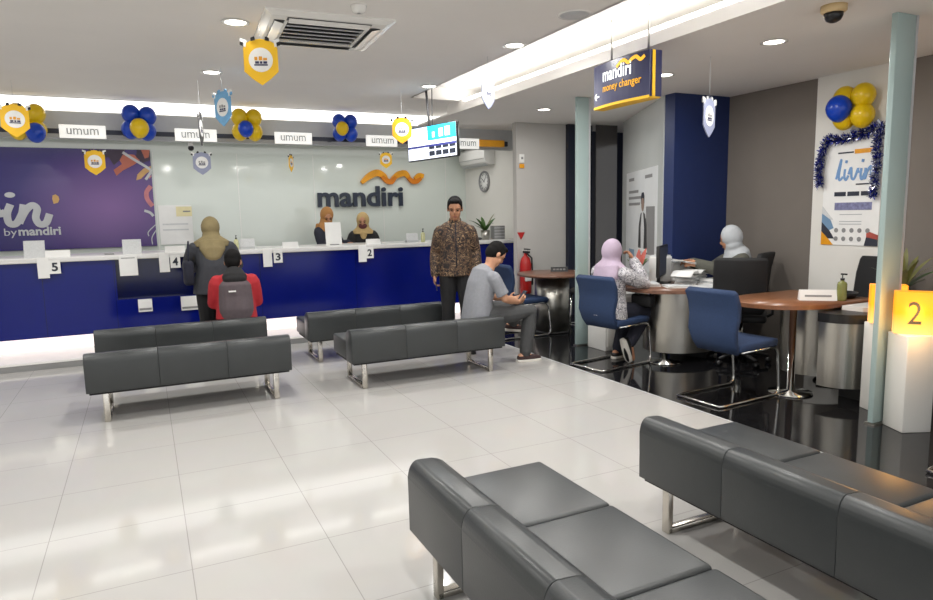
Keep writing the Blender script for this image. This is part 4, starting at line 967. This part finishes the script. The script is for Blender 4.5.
t = thing('side_pedestal', 'white side cabinet between the glass fin and the brown desk', 'cabinet', (4.62, 5.83, 0))
MB().rbox(-.2, .2, -.16, .16, 0, .615, .006, 2).build('body', 'white_gloss', t); MB().rbox(-.18, .18, -.172, -.16, .05, .3, .004).build('drawer', 'white', t); MB().rbox(-.18, .18, -.172, -.16, .32, .58, .004).build('drawer', 'white', t)
t = thing('name_sign', 'white tent name sign on the orange wood desk', 'name plate', (4.98, 3.60, ZD), R(-42))
MB().prism([(-.045, 0), (.045, 0), (.008, .085), (-.008, .085)], -.14, .14, lambda a, b, d: (d, a, b)).build('plate', 'paper', t); MB().add([(-.1, -.034, .03), (.1, -.034, .03), (.1, -.028, .045), (-.1, -.028, .045), (-.1, -.031, .029), (.1, -.031, .029), (.1, -.025, .044), (-.1, -.025, .044)], [(0, 1, 2, 3), (4, 7, 6, 5), (0, 4, 5, 1), (2, 6, 7, 3)]).build('print_line', 'grey', t)
bottle('olive green soap bottle with black pump on the orange wood desk', (5.10, 3.47, ZD), 'soap', 1.15, .2)
t = thing('document_tray', 'black round-edged tray behind the soap bottle on the orange desk', 'tray', (5.28, 3.62, ZD))
MB().lathe([(0, 0), (.12, 0), (.15, .04), (.145, .045), (.115, .012), (0, .012)], n=28).build('tray', 'black', t)
plant('potted_plant', 'spiky yellow-green plant behind the amber box reading 2', (5.48, 3.22, .735), .08, .10, 'black', [(a, e, l, .045, .12, m_) for a, e, l, m_ in ((0, 55, .34, None), (45, 35, .38, 'green'), (90, 65, .34, None), (130, 40, .3, None), (180, 60, .3, 'green'), (215, 38, .32, None), (255, 62, .3, None), (300, 45, .32, None), (330, 28, .36, 'green'), (20, 76, .36, None), (200, 76, .34, None), (280, 25, .3, 'green'), (-30, 50, .36, None), (60, 20, .4, 'green'))], 'leaf_y')
t = thing('name_plaque', 'small black plaque standing on the brown round table', 'sign', (4.80, 7.12, ZD), R(-30)); MB().prism([(-.02, 0), (.02, 0), (.005, .06), (-.005, .06)], -.11, .11, lambda a, b, d: (d, a, b)).build('plate', 'black', t)
for k in range(4): MB().box(-.08+k*.042, -.05+k*.042, -.016, -.0135, .02, .04).build('print_mark', 'grey', t)

# ------------------------------------------------------------------ people (local frame: front +y, own right hand +x)
V = Vector
def head_frame(fd, up=(0, 0, 1)):
    y = V(fd).normalized(); x = y.cross(V(up)).normalized(); z = x.cross(y); return Matrix(((x.x, y.x, z.x), (x.y, y.y, z.y), (x.z, y.z, z.z)))
def add_hand(mb, wr, hd, n, side, curl=25, sc=1.0):
    """wr wrist, hd hand direction, n palm normal (fingers curl towards it), side = thumb side"""
    wr, hd, n, sd = V(wr), V(hd).normalized(), V(n), V(side); n = (n-hd*n.dot(hd)).normalized(); sd = hd.cross(n)*(1 if hd.cross(n).dot(sd) > 0 else -1)
    rot = Matrix(((sd.x, hd.x, n.x), (sd.y, hd.y, n.y), (sd.z, hd.z, n.z)))
    mb.ell(wr+hd*.05*sc, (.041*sc, .055*sc, .017*sc), rot)
    for k, (o, l) in enumerate(((.03, .068), (.01, .078), (-.01, .072), (-.029, .056))):
        p = wr+hd*.088*sc+sd*o*sc; pts = [p-hd*.03*sc, p]; a = 0
        for j, f in enumerate((.45, .32, .23)):
            a += R(curl*(1+.25*j)); p = p+(hd*math.cos(a)+n*math.sin(a))*l*f*sc; pts.append(p)
        mb.tube(pts, [.0095*sc, .0092*sc, .0088*sc, .008*sc, .007*sc], 8, ends=True)
    p = wr+hd*.025*sc+sd*.028*sc; q = p+(sd*.75+hd*.6+n*.25).normalized()*.042*sc; r_ = q+(sd*.25+hd*.85+n*.4).normalized()*.032*sc
    mb.tube([p-sd*.02*sc, p, q, r_], [.013*sc, .0125*sc, .0105*sc, .0085*sc], 8, ends=True)
def lerp_pts(a, b, n): return [V(a).lerp(V(b), k/n) for k in range(n+1)]
def limb(mb, a, b, c, ra, rb, rc, e=0.):
    P = lerp_pts(a, b, 4)+lerp_pts(b, c, 4)[1:]
    bul = [0, .004, .005, .002, 0, .004, .006, .002, 0]
    rs = [ra+(rb-ra)*k/4+bul[k]+e for k in range(5)]+[rb+(rc-rb)*k/4+bul[4+k]+e for k in range(1, 5)]
    mb.tube(P, rs, 12, ends=True)
def person(name, label, loc, rz, J, O, vox=.008, group=None):
    t = thing(name, label, 'person', loc, rz, group); k = J.get('k', 1.0)
    hc, fd = V(J['head']), J.get('fd', (0, 1, 0)); HF = head_frame(fd); H = lambda x, y, z: hc+HF@V((x, y, z))
    fem = O.get('fem'); SS = V(J.get('sside', (1, 0, 0))); HS = V((1, 0, 0))
    for nm in 'RL': J['sh'+nm] = tuple(V(J['sh'+nm])-V((0, 0, .035)))
    tor = [V(J['pel'])+V((0, 0, -.07)), V(J['pel']), V(J['wst']), V(J['chs']), V(J['shl']), V(J['nk'])]
    sw = J['shw']; tw = [.13, .165, .138 if not fem else .125, .155, sw*.80, .058]; td = [.09, .115, .10, .118, .085, .056]
    if fem: tw = [w*.95 for w in tw]
    sides = [HS, HS, (HS+SS)/2, SS, SS, SS]
    trp = tor[4].lerp(tor[5], .55); body = MB(); body.etube(tor[:5]+[trp]+tor[5:], tw[:5]+[.105]+tw[5:], td[:5]+[.07]+td[5:], sides+[SS])
    body.tube([tor[-1]-V((0, 0, .03)), tor[-1].lerp(hc, .3), hc+HF@V((0, -.02, -.05))], [.058, .054, .056], 14)
    # head
    body.ell(H(0, -.012, .032), (.076, .097, .088), HF, 20, 14); body.ell(H(0, .022, -.042), (.060, .070, .074), HF, 18, 12); body.ell(H(0, .052, -.088), (.033, .035, .026), HF)
    body.ell(H(0, .092, -.012), (.0135, .02, .024), HF, 10, 8); body.ell(H(0, .085, .012), (.009, .013, .025), HF, 10, 8)
    for s_ in (-1, 1):
        body.ell(H(s_*.077, -.012, -.01), (.011, .02, .031), HF, 10, 8); body.ell(H(s_*.034, .067, .028), (.026, .014, .008), HF, 10, 8)
        body.ell(H(s_*.04, .05, -.035), (.02, .02, .02), HF, 10, 8)
    for s_, nm in ((1, 'R'), (-1, 'L')):
        sh, el, wr = J['sh'+nm], J['el'+nm], J['wr'+nm]
        body.ell(V(sh)-SS*s_*.01, (.058, .056, .056)); limb(body, sh, el, wr, .049, .040, .028)
        add_hand(body, V(wr), J['hd'+nm], J['hn'+nm], J['ht'+nm], J.get('curl', 25))
        hp, kn, an, toe = J['hp'+nm], J['kn'+nm], J['an'+nm], V(J['toe'+nm]).normalized()
        limb(body, hp, kn, an, .082, .056, .040); body.ell(V(kn), (.058, .058, .058))
        limb_mid = V(kn).lerp(V(an), .3); body.ell(limb_mid-V((0, .012, 0)), (.052, .05, .08))
        body.tube([V(an)-toe*.05+V((0, 0, -.03)), V(an)+toe*.02+V((0, 0, -.035)), V(an)+toe*.12+V((0, 0, -.055))], [.034, .038, .028], 10, ends=True)
    body.build('body', O.get('skin', 'skin'), t, vox, 2)
    for s_ in (-1, 1):
        MB().ell(H(s_*.033, .0865, .008), (.0125, .0075, .0055), HF, 10, 8).build('eye', 'eye', t)
        MB().tube([H(s_*.015, .092, .027), H(s_*.034, .0905, .033), H(s_*.053, .076, .028)], [.003, .004, .0025], 6).build('eyebrow', 'hair', t)
    if not O.get('mask'): MB().tube([H(-.022, .0865, -.062), H(-.008, .094, -.0595), H(.008, .094, -.0595), H(.022, .0865, -.062)], [.003, .0055, .0055, .003], 8).build('lips', 'lip', t)
    else:
        m = MB(); m.ell(H(0, .035, -.055), (.066, .075, .058), HF, 20, 14); m.build('face_mask', O['mask'], t)
    # trousers
    if O.get('trousers'):
        m = MB(); m.etube([V(J['pel'])+V((0, 0, -.08)), V(J['pel'])+V((0, 0, -.02)), V(J['pel']), V(J['pel'])+(V(J['wst'])-V(J['pel']))*.45], [.13, .178, .18, .165], [.10, .13, .13, .118], HS)
        for nm in 'RL':
            hp, kn, an = V(J['hp'+nm]), V(J['kn'+nm]), V(J['an'+nm]); limb(m, hp, kn, an+(kn-an).normalized()*.015, .09, .064, .052, .010+O.get('loose', 0)); m.ell(kn, (.07, .07, .07)); m.ell(hp, (.10, .10, .10))
        m.build('trousers', O['trousers'], t, vox, 3)
    # upper garment
    e = O.get('ease', .016); m = MB(); hem = O.get('hem', -.06); P0 = V(J['pel']); dn = (P0-V(J['wst'])).normalized()
    if O.get('drop'):       # tunic falling over the seat or thighs
        pts = [P0+V(O['drop'])] + tor[1:5]+[tor[4].lerp(tor[5], .5), tor[4].lerp(tor[5], .85)]
        m.etube(pts, [tw[1]+.04+e, tw[1]+.025+e, tw[2]+.02+e, tw[3]+e, tw[4]+e, .12, .078], [td[1]+.04+e, td[1]+.02+e, td[2]+.015+e, td[3]+e, td[4]+.006+e, .082, .07], [HS, HS, (HS+SS)/2, SS, SS, SS, SS])
    else:
        pts = [P0+dn*-hem*-1 if False else P0+dn*(-hem), P0]+tor[2:5]+[tor[4].lerp(tor[5], .5), tor[4].lerp(tor[5], .85)]
        m.etube(pts, [tw[1]+.012+e, tw[1]+.008+e, tw[2]+.018+e, tw[3]+e, tw[4]+e, .12, .074], [td[1]+.012+e, td[1]+.008+e, td[2]+.012+e, td[3]+e, td[4]+.004+e, .08, .068], [HS, HS, (HS+SS)/2, SS, SS, SS, SS])
    for s_, nm in ((1, 'R'), (-1, 'L')):
        sh, el, wr = V(J['sh'+nm]), V(J['el'+nm]), V(J['wr'+nm]); m.ell(sh-SS*s_*.016, (.066, .066, .064))
        if O.get('sleeve', 'long') == 'long': limb(m, sh, el, wr-(wr-el).normalized()*.01, .056, .047, .037, e-.004)
        else: m.tube(lerp_pts(sh, sh.lerp(el, .82), 4), [.062, .064, .062, .063, .066], 14, ends=False)
    top = m.build(O.get('topname', 'shirt'), O['top'], t, vox, 3)
    if O.get('collar'):
        nb = tor[4].lerp(tor[5], .9); ax = (hc-tor[4]).normalized()
        m = MB(); m.tube([nb-ax*.02, nb+ax*.028], [.075, .064], 20, ref=(1, 0, 0)); m.build('collar', O['collar'], top, .006, 1)
    if O.get('placket'):
        m = MB(); m.tube([tor[4]+V((0, td[4]+e+.004, .02)), tor[3]+V((0, td[3]+e+.001, 0)), tor[2]+V((0, td[2]+e+.013, 0)), P0+V((0, td[1]+e+.01, 0))], .006, 6); m.build('placket', O['placket'], top)
    # shoes
    if O.get('shoe'):
        for nm in 'RL':
            an, toe = V(J['an'+nm]), V(J['toe'+nm]).normalized(); upv = V(J.get('shoe_up'+nm, (0, 0, 1))); sd = toe.cross(upv).normalized(); up = sd.cross(toe)
            c0 = an-up*.045
            m = MB(); m.tube([c0-toe*.055, c0+toe*.0, c0+toe*.09-up*.012, c0+toe*.15-up*.02], [.037, .043, .042, .032], 14, ends=True); m.tube([an+up*.02, c0], [.045, .045], 12)
            sh_ = m.build('shoe', O['shoe'], t, .007, 2)
            oval = [(-.10, 0), (-.085, .032), (-.03, .038), (.05, .043), (.12, .046), (.165, .038), (.185, .0)]; oval = oval+[(a, -b) for a, b in oval[-2:0:-1]]
            m = MB(); m.prism(oval, -.088, -.062, lambda a, b, d: an+toe*a+sd*b+up*d, 0, .004, 2); m.build('sole', O.get('sole', 'sole'), sh_)
    # hair or headscarf
    if O.get('hair'):
        m = MB(); m.ell(H(0, -.024, .042), (.0835, .098, .092), HF, 24, 16); m.ell(H(0, -.05, .0), (.079, .070, .085), HF, 20, 14)
        m.ell(H(0, .035, .098), (.058, .045, .026), HF)
        for s_ in (-1, 1): m.ell(H(s_*.072, .012, .03), (.012, .018, .036), HF, 10, 8)
        m.build('hair', O['hair'], t, .006, 1)
    if O.get('scarf'):
        m = MB(); m.ell(H(0, -.028, .022), (.097, .108, .122), HF, 26, 18); m.ell(H(0, -.02, -.07), (.085, .082, .075), HF)
        nk, shl, chs = tor[5], tor[4], tor[3]; ns = O.get('drape', .9)
        m.etube([hc+HF@V((0, -.02, -.04)), nk+V((0, 0, .035)), shl+V((0, 0, .025)), shl.lerp(chs, ns)], [.088, .096, sw*.84+.03, sw*.86+.03], [.088, .092, .12, .142], SS)
        m.build('headscarf', O['scarf'], t, .008, 3)
        if O.get('tail'):
            pts, ws_, ds_ = O['tail']; m = MB(); m.etube([V(p) for p in pts], ws_, ds_, SS); m.build('scarf_end', O['scarf'], t, .008, 3)
    return t
def base_pose(h=1.70, fem=False):
    q = h/1.70; s_ = .185 if not fem else .165
    J = dict(pel=(0, 0, .95), wst=(0, .0, 1.10), chs=(0, .0, 1.27), shl=(0, -.01, 1.405), nk=(0, .0, 1.455), head=(0, .025, 1.585), shw=.19 if not fem else .17)
    for nm, x in (('R', 1), ('L', -1)):
        J['sh'+nm] = (x*s_, -.01, 1.395); J['el'+nm] = (x*(s_+.06), -.03, 1.12); J['wr'+nm] = (x*(s_+.07), .04, .885); J['hd'+nm] = (x*.05, .12, -1); J['hn'+nm] = (-x, .2, 0); J['ht'+nm] = (0, 1, 0)
        J['hp'+nm] = (x*.09, 0, .91); J['kn'+nm] = (x*.095, .02, .49); J['an'+nm] = (x*.10, -.02, .088); J['toe'+nm] = (x*.2, 1, 0)
    for k_ in J:
        if isinstance(J[k_], tuple) and not k_.startswith(('toe', 'hd', 'hn', 'ht')): J[k_] = tuple(c_*q for c_ in J[k_])
    J['shw'] *= q; return J
def seat_pose(z=.53, lean=.08, fem=False, knee=.46, kz=.50):
    s_ = .185 if not fem else .162
    J = dict(pel=(0, 0, z), wst=(0, lean*.3, z+.15), chs=(0, lean*.7, z+.31), shl=(0, lean, z+.445), nk=(0, lean+.02, z+.495), head=(0, lean+.06, z+.62), shw=.19 if not fem else .17)
    for nm, x in (('R', 1), ('L', -1)):
        J['sh'+nm] = (x*s_, lean-.005, z+.435); J['el'+nm] = (x*(s_+.05), lean+.05, z+.18); J['wr'+nm] = (x*.14, lean+.27, z+.14); J['hd'+nm] = (-x*.4, 1, -.1); J['hn'+nm] = (-x*.5, 0, -1); J['ht'+nm] = (-x, .3, .3)
        J['hp'+nm] = (x*.09, .03, z-.01); J['kn'+nm] = (x*.11, knee, kz); J['an'+nm] = (x*.11, knee-.02, .088); J['toe'+nm] = (x*.15, 1, 0)
    return J

# man standing in a batik shirt
J = base_pose(1.69); J['fd'] = (.08, .9, -.34); J['head'] = (.0, .045, 1.573)
J['shw'] = .175; J['shR'] = (.168, -.01, 1.365); J['shL'] = (-.168, -.01, 1.365); J['elR'] = (.225, -.05, 1.09); J['wrR'] = (.235, .03, .86); J['hdR'] = (.02, .2, -1); J['elL'] = (-.225, -.05, 1.10); J['wrL'] = (-.23, .05, .87)
J['hpL'] = (-.09, 0, .9); J['anL'] = (-.12, .05, .088); J['knL'] = (-.105, .06, .49)
J['curl'] = 32
man = person('standing_person', 'person standing in a brown patterned long-sleeved shirt and black trousers, looking down', (3.06, 6.55, 0), R(158), J,
       dict(top='batik', trousers='blackcloth', shoe='black', sole='black', hair='hair', collar='batik', placket='navycloth', hem=-.10, ease=.014, skin='skin'), .008)
t = thing('mobile_phone', 'black phone held low in the hand of the standing person in the patterned shirt', 'phone', (0, 0, 0))
hp_ = man.matrix_basis @ V((.228, .075, .77)); t.location = hp_; t.rotation_euler = (R(20), R(8), R(158))
MB().rbox(-.006, .004, -.035, .035, -.075, .065, .003, 2).build('body', 'black', t); MB().box(-.0068, -.006, -.031, .031, -.065, .056).build('screen', 'scr_dark', t)

# man sitting sideways on the bench end
J = seat_pose(.515, .10, False, .53, .515); J['fd'] = (0, .72, -.68); J['head'] = (0, .225, 1.105); J['nk'] = (0, .135, .985); J['shl'] = (0, .095, .945); J['chs'] = (0, .06, .82); J['wst'] = (0, .015, .665)
for nm, x in (('R', 1), ('L', -1)): J['sh'+nm] = (x*.185, .10, .93); J['el'+nm] = (x*.215, .20, .685); J['wr'+nm] = (x*.10, .41, .625); J['hd'+nm] = (-x*.35, 1, .05); J['hn'+nm] = (-x*.8, 0, .6); J['ht'+nm] = (0, .2, 1)
J['knR'] = (.10, .56, .52); J['anR'] = (.09, .50, .088); J['toeR'] = (.1, 1, 0); J['knL'] = (-.13, .55, .55); J['anL'] = (-.34, .60, .33); J['toeL'] = (-.1, 1, -.15); J['hpL'] = (-.09, .03, .52)
seated = person('seated_person', 'person in grey t-shirt and dark trousers sitting sideways on the bench end, head bowed', (2.93, 5.80, 0), R(-90), J,
       dict(top='greytee', topname='t_shirt', sleeve='short', trousers='greytrs', shoe='shoe', sole='sole', hair='hair', hem=-.05, ease=.022, skin='skin_lt'), .008)
t = thing('mobile_phone', 'dark phone held in the lap of the person in grey t-shirt', 'phone', tuple(seated.matrix_basis @ V((0, .52, .665))), R(-90)); t.rotation_euler = (R(50), 0, R(-90))
MB().rbox(-.036, .036, -.07, .07, -.004, .004, .003, 2).build('body', 'black', t); MB().box(-.032, .032, -.062, .062, .004, .0048).build('screen', 'scr_dark', t)

# woman at the counter, seen from behind
J = base_pose(1.53, True); J['head'] = (0, .13, 1.395); J['nk'] = (0, .085, 1.29); J['shl'] = (0, .07, 1.245); J['chs'] = (0, .05, 1.12); J['fd'] = (.1, .9, -.35); J['shw'] = .185
for nm, x in (('R', 1), ('L', -1)): J['sh'+nm] = (x*.18, .07, 1.225); J['el'+nm] = (x*.25, .17, 1.0); J['wr'+nm] = (x*.15, .39, .99); J['hd'+nm] = (-x*.3, 1, 0); J['hn'+nm] = (0, 0, -1); J['ht'+nm] = (-x, .3, 0)
person('standing_person', 'person in khaki headscarf and charcoal tunic standing at the counter, back turned', (.66, 7.62, 0), R(-3), J,
       dict(fem=1, top='char', topname='tunic', trousers='blackcloth', loose=.02, shoe='black', sole='black', scarf='olive', drop=(0, 0, -.14), ease=.03, drape=.25,
            tail=([(0, .0, 1.27), (0, -.055, 1.19), (0, -.085, 1.10), (0, -.10, 1.0)], [.14, .13, .08, .012], [.06, .05, .04, .012])), .009)
t = thing('shoulder_bag', 'dark shoulder bag hanging at the side of the person in khaki headscarf', 'bag', (.405, 7.62, .82))
MB().rbox(-.05, .05, -.13, .13, 0, .26, .03, 3).build('body', 'navycloth', t); MB().tube([(.0, -.11, .24), (.01, -.06, .40), (.02, .04, .46), (.01, .1, .38), (0, .11, .24)], .009, 8).build('strap', 'navycloth', t)

# red jacket person on the bench
J = seat_pose(.52, .06, False, .46, .47); J['head'] = (0, .09, 1.075); J['nk'] = (0, .06, .97); J['shl'] = (0, .04, .925); J['fd'] = (.15, .95, -.2); J['chs'] = (0, .03, .81)
for nm, x in (('R', 1), ('L', -1)): J['sh'+nm] = (x*.165, .035, .905); J['el'+nm] = (x*.20, .07, .66)
rj = person('seated_person', 'person in red jacket with grey back sitting on the bench before the counter, back turned', (.80, 7.04, 0), R(-4), J,
       dict(top='redcloth', topname='jacket', trousers='navycloth', shoe='black', hair='hair', ease=.03, hem=-.02), .009)
m = MB(); m.etube([(0, -.035, .50), (0, -.038, .60), (0, -.02, .72), (0, -.005, .84), (0, .01, .915)], [.168, .172, .168, .165, .13], [.128, .131, .125, .131, .098], V((1, 0, 0))); m.build('back_panel', 'greyjk', rj, .009, 3)
m = MB(); m.etube([(0, -.045, .87), (0, -.03, .93), (0, .03, .985)], [.12, .125, .085], [.07, .085, .075], V((1, 0, 0))); m.ell((0, -.07, .91), (.11, .05, .06)); m.build('hood', 'blackcloth', rj, .009, 3)
MB().box(-.07, .0, -.172, -.166, .79, .805).build('back_mark', 'paper', rj)

# tellers
J = base_pose(1.62, True); J['fd'] = (.35, .5, -.35)
for nm, x in (('R', 1), ('L', -1)): J['el'+nm] = (x*.21, .10, 1.08); J['wr'+nm] = (x*.12, .30, 1.12); J['hd'+nm] = (-x*.2, 1, 0); J['hn'+nm] = (0, 0, -1); J['ht'+nm] = (-x, .3, 0)
person('teller_person', 'teller in rust headscarf and dark jacket behind the counter, half hidden by the white screen', (2.44, 9.72, 0), R(215), J,
       dict(fem=1, top='navycloth', topname='jacket', trousers='blackcloth', shoe='black', scarf='rust', drape=.35, ease=.024,
            tail=([(.05, -.03, 1.40), (.06, -.06, 1.30), (.06, -.08, 1.18)], [.12, .12, .09], [.06, .06, .04])), .01)
J = base_pose(1.53, True); J['fd'] = (.1, .9, -.2)
for nm, x in (('R', 1), ('L', -1)): J['el'+nm] = (x*.22, .08, 1.03); J['wr'+nm] = (x*.12, .28, 1.08); J['hd'+nm] = (-x*.2, 1, 0); J['hn'+nm] = (0, 0, -1); J['ht'+nm] = (-x, .3, 0)
person('teller_person', 'teller in sand headscarf and maroon face mask behind the counter', (3.0, 9.72, 0), R(165), J,
       dict(fem=1, top='blackcloth', topname='jacket', trousers='blackcloth', shoe='black', scarf='sand', mask='mask', drape=.2, ease=.024,
            tail=([(.0, .09, 1.27), (.0, .10, 1.18), (.0, .11, 1.06)], [.06, .05, .05], [.04, .035, .025])), .01)

# lady in lilac on the blue chair
J = seat_pose(.545, .07, True, .42, .50); J['head'] = (0, .06, 1.10); J['nk'] = (0, .03, .995); J['shl'] = (0, .02, .95); J['fd'] = (-.1, .95, -.2); J['chs'] = (0, .01, .83); J['shw'] = .172
J['shL'] = (-.162, .02, .945); J['shR'] = (.162, .02, .945); J['elR'] = (.22, .27, .80); J['wrR'] = (.10, .245, 1.02); J['hdR'] = (-.45, -.1, .8); J['hnR'] = (-.6, -.6, 0); J['htR'] = (-.2, -.8, .3); J['curl'] = 35
J['elL'] = (-.21, .25, .79); J['wrL'] = (-.1, .42, .80)
J['knR'] = (.11, .44, .50); J['anR'] = (.10, .20, .20); J['toeR'] = (.0, .42, -1); J['shoe_upR'] = (0, 1, .3); J['knL'] = (-.11, .42, .50); J['anL'] = (-.12, .28, .09)
person('seated_person', 'person in lilac headscarf and patterned blouse on a blue chair, hand at the face', (4.08, 5.19, 0), R(-80), J,
       dict(fem=1, top='floral', topname='blouse', trousers='navycloth', shoe='black', sole='sole', scarf='lilac', drape=.75, ease=.022, drop=(0, -.02, -.08),
            tail=([(.06, -.05, .98), (.08, -.085, .88), (.085, -.09, .76)], [.11, .09, .05], [.05, .045, .03])), .008)
t = thing('shoulder_bag', 'dark bag lying in the lap of the person in lilac headscarf', 'bag', (4.42, 5.08, .57), R(-80)); MB().rbox(-.12, .12, -.05, .05, 0, .12, .025, 3).build('body', 'black_fab', t); MB().tube([(-.1, 0, .11), (-.05, 0, .19), (.05, 0, .19), (.1, 0, .11)], .007, 8).build('strap', 'black_fab', t)

# officer behind the brown desk
J = seat_pose(.60, .10, True, .40, .56); J['head'] = (0, .15, 1.20); J['nk'] = (0, .11, 1.085); J['shl'] = (0, .08, 1.04); J['fd'] = (.55, .8, -.35); J['chs'] = (0, .06, .91)
for nm, x in (('R', 1), ('L', -1)): J['sh'+nm] = (x*.165, .08, 1.03); J['el'+nm] = (x*.19, .27, .88); J['wr'+nm] = (x*.11, .50, .955); J['hd'+nm] = (-x*.1, 1, .1); J['hn'+nm] = (-x*.6, 0, -.6); J['ht'+nm] = (-x*.5, .2, .8)
off = person('seated_person', 'person in pale grey headscarf and grey-green jacket reaching over the papers on the desk', (5.60, 4.90, 0), R(62), J,
       dict(fem=1, top='olivegrey', topname='jacket', trousers='blackcloth', shoe='black', scarf='silver', drape=.35, ease=.024), .009)
t = thing('paper_sheet', 'white sheets held up in the hands of the person in pale grey headscarf', 'papers', tuple(off.matrix_basis @ V((0, .62, .975))), R(62))
for k in range(2):
    mb = MB(); mb.M = Matrix.Rotation(R(12*k-6), 4, 'Z') @ Matrix.Rotation(R(10), 4, 'X'); mb.rbox(-.15, .15, -.10, .12, .006*k, .006*k+.004, .0015, 1); mb.build('sheet', 'paper', t)
